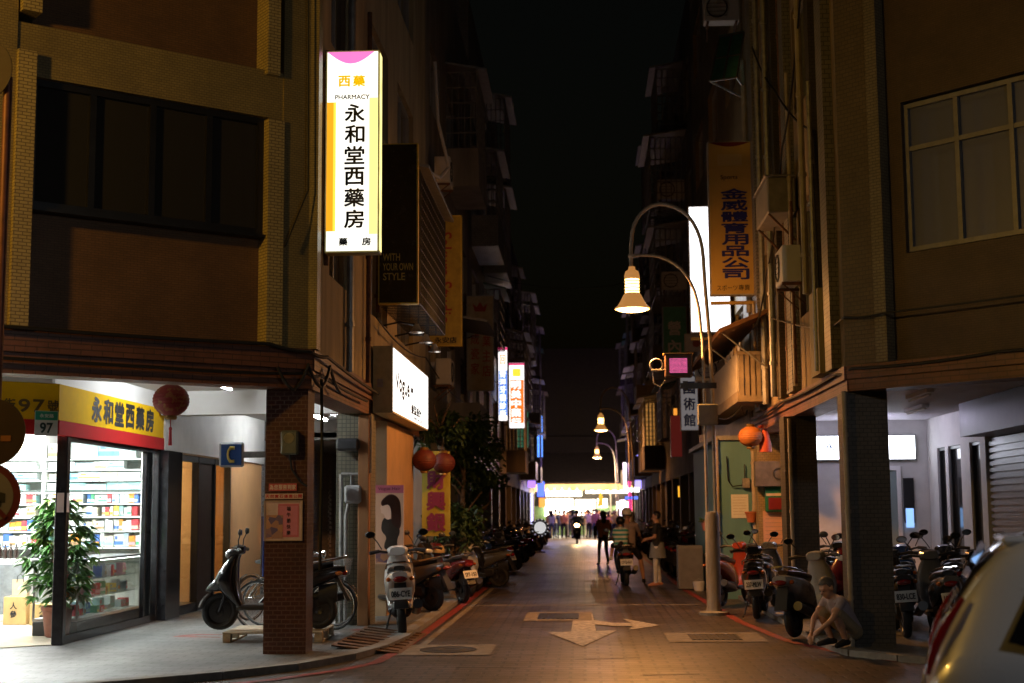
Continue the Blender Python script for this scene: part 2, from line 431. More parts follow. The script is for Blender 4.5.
# turn arrow painted for traffic coming towards the camera
def gp(px, py): v = G(px, py); return (v.x, v.y)
b = MB()
zf=[.0105]
def flat(poly): b.add([(x,y,zf[0]) for x,y in poly],[tuple(range(len(poly)))]); zf[0]+=.0006
sh = [gp(592.5,614.5),gp(574,614.5),gp(571,633.6),gp(596,631.5)]
flat(sh[::-1] if False else sh)
flat([gp(548,633.2),gp(583,647),gp(617,631)])
flat([gp(592,620.4),gp(590,624.6),gp(612,626.6),gp(637,626.6),gp(637,623.4),gp(612,623.6)])
flat([gp(622.5,619.2),gp(634,625),gp(629,630.6),gp(660,626)])
for i, f in enumerate(b.f):   # make every face look up
    v = [Vector(b.v[k]) for k in f]
    if (v[1]-v[0]).cross(v[2]-v[0]).z < 0: b.f[i] = f[::-1]
struct(b.build('road_arrow', paint_w))
# iron covers with their pale concrete frames
def cover(x0,x1,y0,y1, label, oval=False, fx=.28, fy=.5):
    t = thing('manhole_cover', label, 'manhole cover', ((x0+x1)/2,(y0+y1)/2,.0))
    w, h = (x1-x0)/2, (y1-y0)/2
    f = MB(); f.quad((-w-fx,-h-fy,.0115),(w+fx,-h-fy,.0115),(w+fx,h+fy,.0115),(-w-fx,h+fy,.0115)); f.build('surround', paint_y, t)
    c = MB()
    if oval: c.lathe([(w,.012),(w,.018),(w*.9,.0185),(w*.88,.015),(w*.6,.015),(w*.58,.0185),(w*.3,.0185),(w*.28,.015),(0,.015)], n=28, sy=h/w)
    else:
        c.box(-w,w,-h,h,.012,.015)
        n = 9
        for i in range(n):
            x = -w+.03+(2*w-.06)*i/(n-1); c.box(x-.018,x+.018,-h+.03,h-.03,.0155,.02)
    c.build('grate', iron_m, t)
a, c = G(537,620), G(579,614); cover(a.x, c.x, a.y, c.y, 'small rectangular iron drain cover beside the shaft of the white road arrow', fx=.2, fy=.3)
a, c = G(416,654), G(479,647.5); cover(a.x, c.x, a.y, c.y, 'round iron manhole cover in a pale square near the left kerb', True, .2, .25)
a, c = G(692,641), G(736,635); cover(a.x, c.x, a.y, c.y, 'wide iron grate in the paving near the foot of the nearest lamp post', fx=.3, fy=.25)
b = MB()
for (ax,ay,bx,by) in ((575,660,640,658.5),(455,668,520,669),(520,628,560,628.4),(640,676,700,675)):
    a, c = G(ax,ay), G(bx,by); b.quad((a.x,a.y,.0065),(c.x,c.y,.0065),(c.x,c.y+.035,.0065),(a.x,a.y+.035,.0065))
struct(b.build('road_seam', mat('dark_seam', (.02,.017,.015), .8)))
# ramp plates bridging the kerb between the first two columns
for j,(x0,x1,y0,y1,lab) in enumerate(((-2.98,-2.45,16.9,19.6,'rusty steel ramp plate over the gutter between the brown brick pier and the next column'),)):
    t = MB(); t.add([(x0,y0,PV+.05),(x1+.3,y0,.012),(x1+.3,y1,.012),(x0,y1,PV+.05),(x0,y0,PV+.03),(x1+.3,y0,.006),(x1+.3,y1,.006),(x0,y1,PV+.03)],
        [(0,1,2,3),(0,4,5,1),(3,2,6,7),(1,5,6,2),(0,3,7,4)])
    for i in range(8):
        yy = y0+.15+i*(y1-y0-.3)/7; t.cyl((x0+.05,yy,PV+.052),(x1+.25,yy,.018),.012,n=6)
    tag(t.build('ramp_plate', M['rust']), lab, 'ramp')

# ------------------------------------------------------------------ generic pieces of a facade
def frame_T(x, y, rz): return Tm(x, y, 0, rz)
def window_part(parent, T, x0, x1, z0, z1, y=.1, cols=3, transom=None, fm='alu', gm='g_dark', fw=.045, label=None, depth=.09):
    """frame with mullions (part) and its panes (sub-part), set back y from the facade face"""
    b = MB(T)
    b.box(x0,x1,y-depth/2,y+depth/2,z0,z0+fw); b.box(x0,x1,y-depth/2,y+depth/2,z1-fw,z1)
    b.box(x0,x0+fw,y-depth/2,y+depth/2,z0+fw,z1-fw); b.box(x1-fw,x1,y-depth/2,y+depth/2,z0+fw,z1-fw)
    for i in range(1,cols):
        x = x0+(x1-x0)*i/cols; b.box(x-fw/2,x+fw/2,y-depth/2+.006*(i%2),y+depth/2,z0+fw,z1-fw)
    if transom: b.box(x0+fw,x1-fw,y-depth/2+.01,y+depth/2-.01,transom-fw/2,transom+fw/2)
    o = wbuild(b,'window',M[fm] if isinstance(fm,str) else fm,parent)
    p = MB(T); 
    for i in range(cols):
        xa=x0+(x1-x0)*i/cols; xb=x0+(x1-x0)*(i+1)/cols; yy=y+.012*(i%2)
        p.add([(xa,yy,z0+.01),(xb,yy,z0+.01),(xb,yy,z1-.01),(xa,yy,z1-.01)],[(0,1,2,3)])
    me = p.mesh('pane', M[gm] if isinstance(gm,str) else gm)
    inv = (Matrix.Translation(parent.location) @ Matrix.Rotation(parent.rotation_euler[2],4,'Z')).inverted()
    me.transform(inv); q = bpy.data.objects.new('pane',me); COL.objects.link(q); q.parent=o
    if label: o['label']=label
    return o
def cage(T, x0, x1, y0, y1, z0, z1, nx=None, nz=None, r=.011, bottom=True):
    """window grille standing out from the wall, bars on the front and two sides"""
    b = MB(T); nx = nx or int((x1-x0)/.14); nz = nz or int((z1-z0)/.3)
    def bar(p,q,rr=r): b.cyl(p,q,rr,n=5,cap=False)
    for i in range(nx+1):
        x=x0+(x1-x0)*i/nx; bar((x,y0,z0),(x,y0,z1))
        if bottom: bar((x,y0,z0),(x,y1,z0))
    for k in range(nz+1):
        z=z0+(z1-z0)*k/nz; bar((x0,y0,z),(x1,y0,z)); bar((x0,y0,z),(x0,y1,z)); bar((x1,y0,z),(x1,y1,z))
    ny=max(2,int((y1-y0)/.14))
    for j in range(ny+1):
        y=y0+(y1-y0)*j/ny
        bar((x0,y,z0),(x0,y,z1)); bar((x1,y,z0),(x1,y,z1))
    for x in (x0,x1): bar((x,y0,z0),(x,y0,z1),.02)
    return b
def slab_roof(T, x0,x1,y0,y1,z,th=.05): 
    b=MB(T); b.add([(x0,y0,z),(x1,y0,z),(x1,y1,z+.18),(x0,y1,z+.18),(x0,y0,z-th),(x1,y0,z-th),(x1,y1,z+.18-th),(x0,y1,z+.18-th)],
      [(0,1,2,3),(4,7,6,5),(0,4,5,1),(1,5,6,2),(2,6,7,3),(3,7,4,0)]); return b

# ------------------------------------------------------------------ LEFT corner building (chamfered corner)
FL = Tm(-3.1, 16.3, 0, R(39.7))                 # x to the right along the chamfer, y into the building
SLX = Matrix.Translation((-3.1,16.3,0)) @ Matrix.Rotation(R(90),4,'Z')   # side face: x runs away from camera, y to the left (in)
bl = thing('corner_building', 'brown and yellow tiled corner building over the brightly lit pharmacy, left of the lane', 'building', (-3.1,16.3,0))
b = MB(FL); b.box(-12,-.02,.0,.4,3.30,3.54); b.box(-12,-.02,.03,.4,3.08,3.30); wbuild(b,'beam',M['tile_red_band'],bl)
b = MB(SLX); b.box(.02,12,.0,.4,3.30,3.54); b.box(.02,12,.03,.4,3.08,3.30); wbuild(b,'beam',M['tile_red_band'],bl)
b = MB(FL); b.box(-12,-3.52,.03,.35,3.545,14); b.box(-.42,-.0,.03,.35,3.545,14); b.box(-3.52,-.42,.05,.35,6.22,6.78); b.box(-3.52,-.42,.05,.35,9.2,9.8); wbuild(b,'wall',M['tile_yel'],bl)
b = MB(FL); b.box(-3.52,-3.33,-.04,.33,3.545,6.46); wbuild(b,'pilaster',M['tile_yel_s'],bl)
b = MB(FL); b.box(-.62,-.42,-.0,.33,3.545,6.2); wbuild(b,'pilaster',M['tile_yel_s'],bl)
b = MB(FL); b.box(-3.5,-3.3,-.06,.33,6.88,14); wbuild(b,'pilaster',M['tile_yel_s'],bl)
b = MB(FL); b.box(-.66,-.5,-.03,.33,6.72,14); wbuild(b,'pilaster',M['tile_yel_s'],bl)
for (x0,x1,yy,z0,z1) in ((-3.33,-.62,.22,3.545,4.80),(-3.3,-.66,.26,6.79,9.19),(-3.3,-.66,.26,9.81,14)):
    b = MB(FL); b.box(x0,x1,yy,.4,z0,z1); wbuild(b,'spandrel',M['tile_brn'],bl)
b = MB(FL); b.box(-3.33,-.62,.05,.34,4.80,4.835); wbuild(b,'window_sill',M['black'],bl)
window_part(bl, FL, -3.33,-.62,4.84,6.22,.17,4,None,'black','g_dark',.07)
b = MB(FL); b.box(-3.3,-.6,1.6,1.65,4.4,6.6); wbuild(b,'curtain',M['render_drk'],bl)
# side face of the corner building
b = MB(SLX)
for (x0,x1,z0,z1) in ((.0,1.1,3.545,14),(2.7,4.2,3.545,14),(6.4,7.6,3.545,14),(9.9,12,3.545,14),(1.1,2.7,3.545,4.6),(1.1,2.7,6.1,7.6),(1.1,2.7,9.1,10.5),(1.1,2.7,12,14),
                      (4.2,6.4,3.545,4.6),(4.2,6.4,6.1,7.6),(4.2,6.4,9.1,10.5),(4.2,6.4,12,14),(7.6,9.9,3.545,4.6),(7.6,9.9,6.1,7.6),(7.6,9.9,9.1,10.5),(7.6,9.9,12,14)):
    b.box(x0,x1,.03,.35,z0,z1)
wbuild(b,'wall',M['render_bei'],bl)
for x0,x1 in ((1.1,2.7),(4.2,6.4),(7.6,9.9)):
    for z0,z1 in ((4.6,6.1),(7.6,9.1),(10.5,12)): window_part(bl, SLX, x0,x1,z0,z1,.16,2,None,'alu','g_dark')
b = MB(SLX); b.box(-.02,.2,-.03,.3,3.545,14); wbuild(b,'corner_strip',M['tile_yel'],bl)
# arcade columns
def column(parent, x0,x1,y0,y1,m,z1=3.08,name='column'):
    b=MB(); b.box(x0,x1,y0,y1,0,z1); return wbuild(b,name,m,parent)
column(bl,-3.66,-3.17,16.32,16.72,M['tile_red'])
column(bl,-3.56,-3.06,20.5,21.0,M['tile_grn'])
column(bl,-3.56,-3.06,22.2,25.7,mat('brown_render_wall',(.30,.19,.10),.8,var=.25,scale=2))
# ceiling of the arcade with its white beam
b=MB(); b.prism([(-3.42,16.9),(-3.42,28.2),(-14,28.2),(-14,7.7)],3.49,3.535); wbuild(b,'arcade_ceiling',M['white'],bl)
b=MB(); b.box(-6.33,-3.4,21.1,21.4,3.13,3.488); wbuild(b,'ceiling_beam',M['white'],bl)
b=MB(); b.box(-6.6,-6.42,17.0,21.4,3.245,3.488); wbuild(b,'wall',M['white'],bl)
b=MB(Tm(-6.42,17.0,0,R(39.7))); b.box(-7,-.01,.02,.18,3.245,3.488); wbuild(b,'wall',M['white'],bl)
# back wall of the arcade beyond the pharmacy
b=MB(); b.box(-6.8,-6.35,21.42,28.2,2.62,3.486); wbuild(b,'bulkhead',M['offwhite'],bl)
b=MB(); b.box(-6.7,-6.30,21.45,22.2,0,2.61); wbuild(b,'stone_pillar',M['stone'],bl)
b=MB(); b.box(-6.75,-6.42,22.205,22.45,0,2.618); wbuild(b,'wall',M['dgrey'],bl)
b=MB(); b.box(-6.75,-6.40,25.75,28.2,0,2.618); wbuild(b,'wall',mat('warm_beige_wall',(.58,.32,.14),.7,var=.12,scale=2),bl)
b=MB(); b.box(-6.44,-6.39,28.205,34,0.06,3.3)
for k in range(30): b.box(-6.385,-6.36,28.21,34,.1+k*.1,.17+k*.1)
wbuild(b,'roller_shutter',M['shutter'],bl)
dr=MB(); 
for y in (22.46,23.55,24.6,25.68): dr.box(-6.52,-6.40,y,y+.07,.06,2.6)
dr.box(-6.51,-6.41,22.53,25.68,2.5,2.6); dr.box(-6.51,-6.41,22.53,25.68,.06,.2)
dro=wbuild(dr,'door_frame',M['black'],bl)
b=MB(); b.box(-6.47,-6.45,22.53,23.55,.2,2.5); b.box(-6.47,-6.45,24.67,25.68,.2,2.5); wbuild(b,'door_glass',M['g_clear'],bl)
gl_=thing('added_room_lamp','round warm ceiling lamp in the room behind the dark glazed doorway','ceiling lamp',(-7.9,24.6,2.69))  # lamp added out of sight to fill the room with warm light
b=MB(); b.ell((0,0,-.1),.16,.16,.09); b.build('globe',emit('added_room_globe',(1,.56,.22),220),gl_)
b=MB(); b.cyl((0,0,-.03),(0,0,0),.1); b.build('base',M['brown'],gl_)
b=MB(); b.box(-6.49,-6.44,23.62,24.6,.2,1.25); b.box(-6.48,-6.45,23.62,24.6,1.25,2.5); wbuild(b,'door',mat('dark_door',(.05,.03,.02),.4),bl)
# room behind the warm doorway
b=MB(); b.box(-9.5,-6.76,22.4,22.45,.06,2.7); b.box(-9.5,-6.76,26,26.05,.06,2.7); b.box(-9.55,-9.5,22.4,26.05,.06,2.7); b.box(-9.5,-6.76,22.4,26,2.7,2.75); wbuild(b,'room_wall',M['cream'],bl)
wl_=thing('wall_lamp','warm glowing tube lamp inside the narrow dark doorway of the arcade','lamp',(-7.0,23.2,1.2))
b=MB(); b.cyl((0,0,-.1),(0,0,1.0),.03); b.build('lamp_tube',emit('warm_tube',(1,.62,.25),20),wl_)
b=MB(); b.box(-.08,-.04,-.05,.05,-.15,1.05); b.build('bracket',M['brown'],wl_)

# ------------------------------------------------------------------ RIGHT corner building (chamfered corner)
FR = Tm(3.15, 17.0, 0, R(-46.2))
SRX = Matrix.Translation((3.15,17.0,0)) @ Matrix.Rotation(R(-90),4,'Z')   # side face: local -x runs away from camera, y to the right (in)
br = thing('corner_building', 'dark brown tiled corner building over the scooter arcade, right of the lane', 'building', (3.15,17.0,0))
b=MB(FR); b.box(.02,12,-.03,.4,3.18,3.34); b.box(.02,12,.0,.4,3.04,3.175); wbuild(b,'beam',M['tile_red_band'],br)
b=MB(SRX); b.box(-9.6,-.02,-.03,.4,3.18,3.34); b.box(-9.6,-.02,.0,.4,3.04,3.175); wbuild(b,'beam',M['tile_red_band'],br)
b=MB(FR); b.box(-.02,.44,.0,.35,3.345,14.5); wbuild(b,'corner_pier',tile('tile_pier_brown',(.15,.105,.05),(.125,.088,.042),(.08,.058,.03),.09,.05,.005,.45,dirt=.45),br)
b=MB(FR); b.box(.44,.60,-.04,.33,3.345,14.5); wbuild(b,'pilaster',tile('tile_strip_dull',(.26,.21,.12),(.22,.18,.10),(.13,.10,.06),.09,.036,.006,.4,dirt=.4),br)
b=MB(FR); b.box(.60,12,.12,.4,3.345,4.60); b.box(.60,.80,.12,.4,4.60,6.40); b.box(4.5,12,.12,.4,4.60,6.40); b.box(.60,12,.12,.4,6.40,14.5); wbuild(b,'spandrel',tile('tile_dark_brown',(.11,.065,.03),(.095,.056,.026),(.07,.042,.02),.08,.026,.004,.5,dirt=.4),br)
window_part(br, FR, .80,2.84,4.62,6.38,.22,3,5.84,mat('dull_aluminium',(.22,.21,.19),.45,.4),'g_frost',.055)
window_part(br, FR, 2.9,4.5,4.62,6.38,.22,2,5.84,'alu','g_frost',.055)
b=MB(FR); 
for i in range(40):
    x=.8+i*.09; b.add([(x,.5+.05*(i%2),4.5),(x+.09,.5+.05*((i+1)%2),4.5),(x+.09,.5+.05*((i+1)%2),6.5),(x,.5+.05*(i%2),6.5)],[(0,1,2,3)])
wbuild(b,'curtain',mat('grey_curtain',(.5,.52,.6),.9,var=.2),br)
b=MB(SRX)
for (x0,x1,z0,z1) in ((-9.6,-7.4,3.345,14.5),(-5.4,-3.6,3.345,14.5),(-1.8,-.02,3.345,14.5),(-3.6,-1.8,3.345,4.4),(-3.6,-1.8,6.0,7.4),(-3.6,-1.8,9,10.4),(-3.6,-1.8,12,14.5),
      (-7.4,-5.4,3.345,4.4),(-7.4,-5.4,6.0,7.4),(-7.4,-5.4,9,10.4),(-7.4,-5.4,12,14.5)):
    b.box(x0,x1,.03,.35,z0,z1)
wbuild(b,'wall',mat('render_ochre_dull',(.27,.20,.115),.9,var=.5,scale=2.4,bump=.4,streak=1),br)
for x0,x1,m_ in ((-.95,-.5,'tile_gry'),(-1.75,-1.45,'tile_dark'),(-4.35,-3.75,'tile_gry'),(-5.35,-5.0,'tile_dark'),(-8.3,-7.6,'tile_gry')):
    b=MB(SRX); b.box(x0,x1,-.09,.028,3.36 if x0!=-1.75 else 4.46,14.4); wbuild(b,'pilaster',M[m_],br)
for x0,x1 in ((-3.6,-1.8),(-7.4,-5.4)):
    for z0,z1 in ((4.4,6.0),(7.4,9),(10.4,12)): window_part(br, SRX, x0,x1,z0,z1,.16,2,None,'alu','g_dark')
b=MB(SRX); b.box(-1.75,-1.05,-.14,.02,3.36,4.45); wbuild(b,'boxed_duct',M['render_bei'],br)
column(br,3.13,3.62,17.05,17.6,M['tile_dark'],3.04)
column(br,3.02,3.5,21.5,22.0,M['tile_dark'],3.04)
column(br,3.2,3.78,26.4,26.9,M['tile_och'],3.04)
# arcade ceiling in white corrugated sheet
b=MB(); b.prism([(3.4,17.5),(3.4,27),(12,27),(12,9.5)],3.26,3.34)
for k in range(40):
    y=17.9+k*.2; b.box(3.6,6.15,y,y+.1,3.235,3.262)
wbuild(b,'arcade_ceiling',mat('white_sheet',(.75,.74,.78),.5,var=.1),br)
b=MB(); b.box(3.7,6.3,25.98,26.2,0.05,3.25); wbuild(b,'wall',M['offwhite'],br)
b=MB()
for (y0,y1,z0,z1) in ((25.3,25.97,0,3.26),(24.55,24.75,0,3.26),(23.2,23.75,0,3.26),(22.3,22.6,0,3.26),(24.75,25.3,2.7,3.26),(23.75,24.55,2.7,3.26),(22.6,23.2,2.7,3.26),(24.75,25.3,0,.35),(23.75,24.55,0,.35),(22.6,23.2,0,.35)):
    b.box(6.2,6.4,y0,y1,z0,z1)
wbuild(b,'wall',M['offwhite'],br)
SRI = Matrix.Translation((6.2,17.0,0)) @ Matrix.Rotation(R(-90),4,'Z')
for y0,y1 in ((24.75,25.3),(23.75,24.55),(22.6,23.2)):
    window_part(br, SRI, -(y1-17),-(y0-17),.35,2.7,.08,1,None,'black','g_dark',.05)
b=MB(); b.box(6.28,6.36,14.5,22.28,.05,2.72)
for k in range(26): b.box(6.24,6.285,14.5,22.27,.1+k*.1,.16+k*.1)
wbuild(b,'roller_shutter',M['shutter'],br)
b=MB(); b.box(5.75,6.35,14.0,22.0,2.73,3.25); wbuild(b,'shutter_housing',M['dgrey'],br)
# glazed door under the sign at the arcade's end
b=MB(); b.box(5.10,5.17,25.9,25.97,.06,2.42); b.box(5.62,5.69,25.9,25.97,.06,2.42); b.box(5.17,5.62,25.9,25.97,2.34,2.42); b.box(5.17,5.62,25.9,25.97,.06,.3); wbuild(b,'door_frame',M['white'],br)
b=MB(); b.box(5.17,5.62,25.93,25.945,.3,2.34); wbuild(b,'door_glass',glass('milky_glass',(.5,.62,.62),.8,.1,.6,(.4,.5,.48)),br)

# ------------------------------------------------------------------ rows of houses along the lane
def row_building(side, Y0, Y1, H, wall, label, seed, open_z=3.1, floor_h=3.0, clear=()):
    r = random.Random(seed); L = Y1-Y0
    if side < 0: T = Matrix.Translation((-3.1,Y0,0)) @ Matrix.Rotation(R(90),4,'Z'); sx = -1
    else: T = Matrix.Translation((3.15,Y1,0)) @ Matrix.Rotation(R(-90),4,'Z'); sx = 1
    p = thing('row_house', label, 'building', (sx*3.12,(Y0+Y1)/2,0))
    n = max(2,int(L/3.6)); bw = L/n; wb = MB(T); wins = []
    nf = int((H-open_z)/floor_h)
    for i in range(n):
        xa = i*bw; xb = xa+bw; wx0 = xa+bw*.22; wx1 = xb-bw*.2
        wb.box(xa,wx0,.03,.35,open_z,H); wb.box(wx1,xb,.03,.35,open_z,H)
        z = open_z
        for f in range(nf):
            z0 = open_z+f*floor_h+1.1; z1 = z0+1.45
            wb.box(wx0,wx1,.03,.35,z,z0); wins.append((wx0,wx1,z0,z1,f if i not in clear else 99)); z = z1
        wb.box(wx0,wx1,.03,.35,z,H)
    wb.box(0,L,.36,6.2,H-.15,H); wb.box(0,.2,.36,6.2,open_z,H-.16); wb.box(L-.2,L,.36,6.2,open_z,H-.16)
    wbuild(wb,'wall',wall,p)
    for (x0,x1,z0,z1,f) in wins:
        window_part(p,T,x0,x1,z0,z1,.17,2,None,'alu','g_dark')
        q = r.random() if f!=99 else 1
        if q < .38:
            b=MB(T); b.box(x0-.25,x1+.25,-.75,.02,z0-.95,z0-.83); b.box(x0-.25,x1+.25,-.75,-.67,z0-.83,z0-.05); b.box(x0-.25,x0-.17,-.67,.02,z0-.83,z0-.05); b.box(x1+.17,x1+.25,-.67,.02,z0-.83,z0-.05)
            wbuild(b,'balcony',wall,p)
            if r.random()<.7: wbuild(cage(T,x0-.22,x1+.22,-.71,.02,z0-.04,z1+.35,nx=9,nz=5,r=.014),'window_grille',M['galv'],p)
            wbuild(slab_roof(T,x0-.35,x1+.35,-.95,.02,z1+.4),'awning',M['galv'],p)
        elif q < .72:
            wbuild(cage(T,x0-.05,x1+.05,-.5,.02,z0-.15,z1+.1,nx=9,nz=5,r=.014),'window_grille',M['galv'],p)
            wbuild(slab_roof(T,x0-.15,x1+.15,-.7,.02,z1+.15),'awning',r.choice([M['galv'],mat('green_awning',(.05,.16,.11),.6)]),p)
    b=MB(T); b.box(0,L,.0,.4,open_z-.35,open_z-.005); wbuild(b,'beam',wall,p)
    for i in range(n+1):
        x=min(max(i*bw,.26),L-.26); b=MB(T); b.box(x-.24,x+.24,.02,.5,0,open_z-.352); wbuild(b,'column',wall,p)
    b=MB(T); b.box(0,L,.5,4.2,open_z+.05,open_z+.15); wbuild(b,'arcade_ceiling',M['offwhite'],p)
    for i in range(n):
        b=MB(T); x0=i*bw+.06; x1=(i+1)*bw-.06; b.box(x0,x1,3.3,3.4,0.05,open_z+.04)
        for k in range(24): b.box(x0+.1,x1-.1,3.265,3.302,.1+k*.115,.17+k*.115)
        wbuild(b,'roller_shutter',r.choice([M['shutter'],M['dgrey'],M['brown'],M['cream']]),p)
    return p
row_building(-1,28.3,39.5,14.5,M['render_gry'],'grey rendered row house behind the dim yellow sign and the tree',1,clear=(0,2))
row_building(-1,39.5,53.5,16.5,M['tile_gry'],'grey tiled row house behind the unlit beige sign with a red crown',2,clear=(2,))
row_building(-1,53.5,71,14.0,M['render_drk'],'dark row house behind the glowing orange hanging sign',3,clear=(0,))
row_building(-1,71,92,13.0,M['tile_gry'],'last row house on the left, lit blue near the market end',4)
row_building(1,26.95,39,15.5,M['tile_och'],'ochre tiled row house behind the blank white lightbox',5,clear=(2,1,0))
row_building(1,39,55,16.5,M['render_gry'],'grey row house with the green shop sign high on its front',6,clear=(3,2))
row_building(1,55,73,15.0,M['render_drk'],'dark row house beside the second street lamp',7)
row_building(1,73,92,13.0,M['tile_dark'],'last row house on the right, with red and pink lit shop signs',8)

# shop built out under the right arcade: teal wall facing the camera
ts = thing('shop_annex', 'teal painted shop wall jutting out beside the ochre tiled column', 'shop', (2.9,27.0,0))
b=MB(); b.box(2.55,3.18,27.0,33,0,2.95); wbuild(b,'wall',M['teal'],ts)
b=MB(); b.box(2.45,3.6,26.93,33,2.96,3.04); wbuild(b,'canopy',M['galv'],ts)

# ------------------------------------------------------------------ the market across the end of the lane
mk = thing('market_hall', 'brightly lit market front with a dark overhanging roof across the end of the lane', 'building', (0,99,0))
b=MB(); b.box(-14,14,101.2,101.5,0,3.7); b.box(-14,14,99.0,99.4,4.2,6.8); b.box(-14,14,99.4,108,6.6,13); wbuild(b,'wall',mat('market_wall_dark',(.03,.024,.02),.9,var=.4),mk)
b=MB(); b.add([(-12,95.5,3.55),(12,95.5,3.55),(12,101,6.9),(-12,101,6.9),(-12,95.5,3.45),(12,95.5,3.45),(12,101,6.8),(-12,101,6.8)],[(0,1,2,3),(4,7,6,5),(0,4,5,1),(1,5,6,2),(2,6,7,3),(3,7,4,0)])
for k in range(60): x=-11.8+k*.4; b.box(x,x+.08,95.48,95.52,3.4,3.6)
wbuild(b,'canopy_roof',mat('canopy_sheet',(.10,.085,.075),.6,.3,var=.4),mk)
b=MB(); b.box(-12,12,95.4,95.47,3.2,3.44)
for k in range(48): x=-11.9+k*.5; b.cyl((x+.25,95.41,3.2),(x+.25,95.46,3.2),.25,n=12)
wbuild(b,'valance',emit('valance_glow',(1,.58,.18),2.4,.4,1.5),mk)
b=MB(); b.box(-6,6,101.1,101.19,0,2.0); wbuild(b,'counter_wall',mat('market_green',(.25,.42,.18),.6),mk)
b=MB(); b.box(-2.6,-.1,100.9,101.05,2.7,3.35); b.box(.2,3.2,100.9,101.05,2.9,3.12); wbuild(b,'fluorescent_fitting',emit('market_tube',(1,.87,.62),14),mk)
for x0,x1,z0,z1 in ((-2.7,-.7,1.3,2.5),(-.55,.85,1.3,2.45),(1.0,1.7,1.9,2.5),(2.3,4.2,1.6,2.3)): b=MB(); b.box(x0,x1,100.7,100.85,z0,z1); wbuild(b,'lit_display',emit('market_display',(1,.88,.70),8),mk)
for x in (1.85,-3.6,5):
    b=MB(); b.cyl((x,96.2,0),(x,96.2,3.7),.06); wbuild(b,'canopy_post',M['white'],mk)
for i,x in enumerate((-2.0,.6)):
    t=thing('added_canopy_light','long warm tube light under the front of the market canopy, %s'%('left half','right half')[i],'tube light',(x,95.9,3.3),0,'tube lights under the market canopy')  # tubes added to brighten the crowd
    b=MB(); b.box(-1.2,1.2,-.08,.08,0,.06); b.build('fitting',M['white'],t)
    b=MB(); b.box(-1.15,1.15,-.07,.07,-.05,-.001); b.build('tube',emit('added_canopy_tube',(1,.86,.6),40),t)
for i,x in enumerate((-4,-1.2,1.0,1.85,4.5)):
    t=thing('bulb','bare bulb glowing under the market canopy edge, %s'%('far left by the blue shop','left of the hanging yellow flag','above the hanging yellow flag','beside the white canopy post','far right behind the pink signs')[i],'bulb',(x,95.7,3.25),0,'bulbs under the market canopy')
    b=MB(); b.ell((0,0,0),.09,.09,.11); b.build('globe',emit('bulb_glow',(1,.72,.3),40),t)
    b=MB(); b.cyl((0,0,.1),(0,0,.24),.03); b.build('socket',M['black'],t)
fl=MB(); fl.add([(.95,95.9,1.9),(1.3,95.9,2.0),(1.35,95.95,2.5),(1.15,95.92,3.1),(1.05,95.9,2.5)],[(0,1,2,3,4)]); fl.add([(.95,95.93,1.9),(1.3,95.93,2.0),(1.35,95.98,2.5),(1.15,95.95,3.1),(1.05,95.93,2.5)],[(4,3,2,1,0)])
tag(fl.build('flag',mat('yellow_cloth',(.7,.55,.08),.7)),'yellow flag hanging from the market canopy','flag')

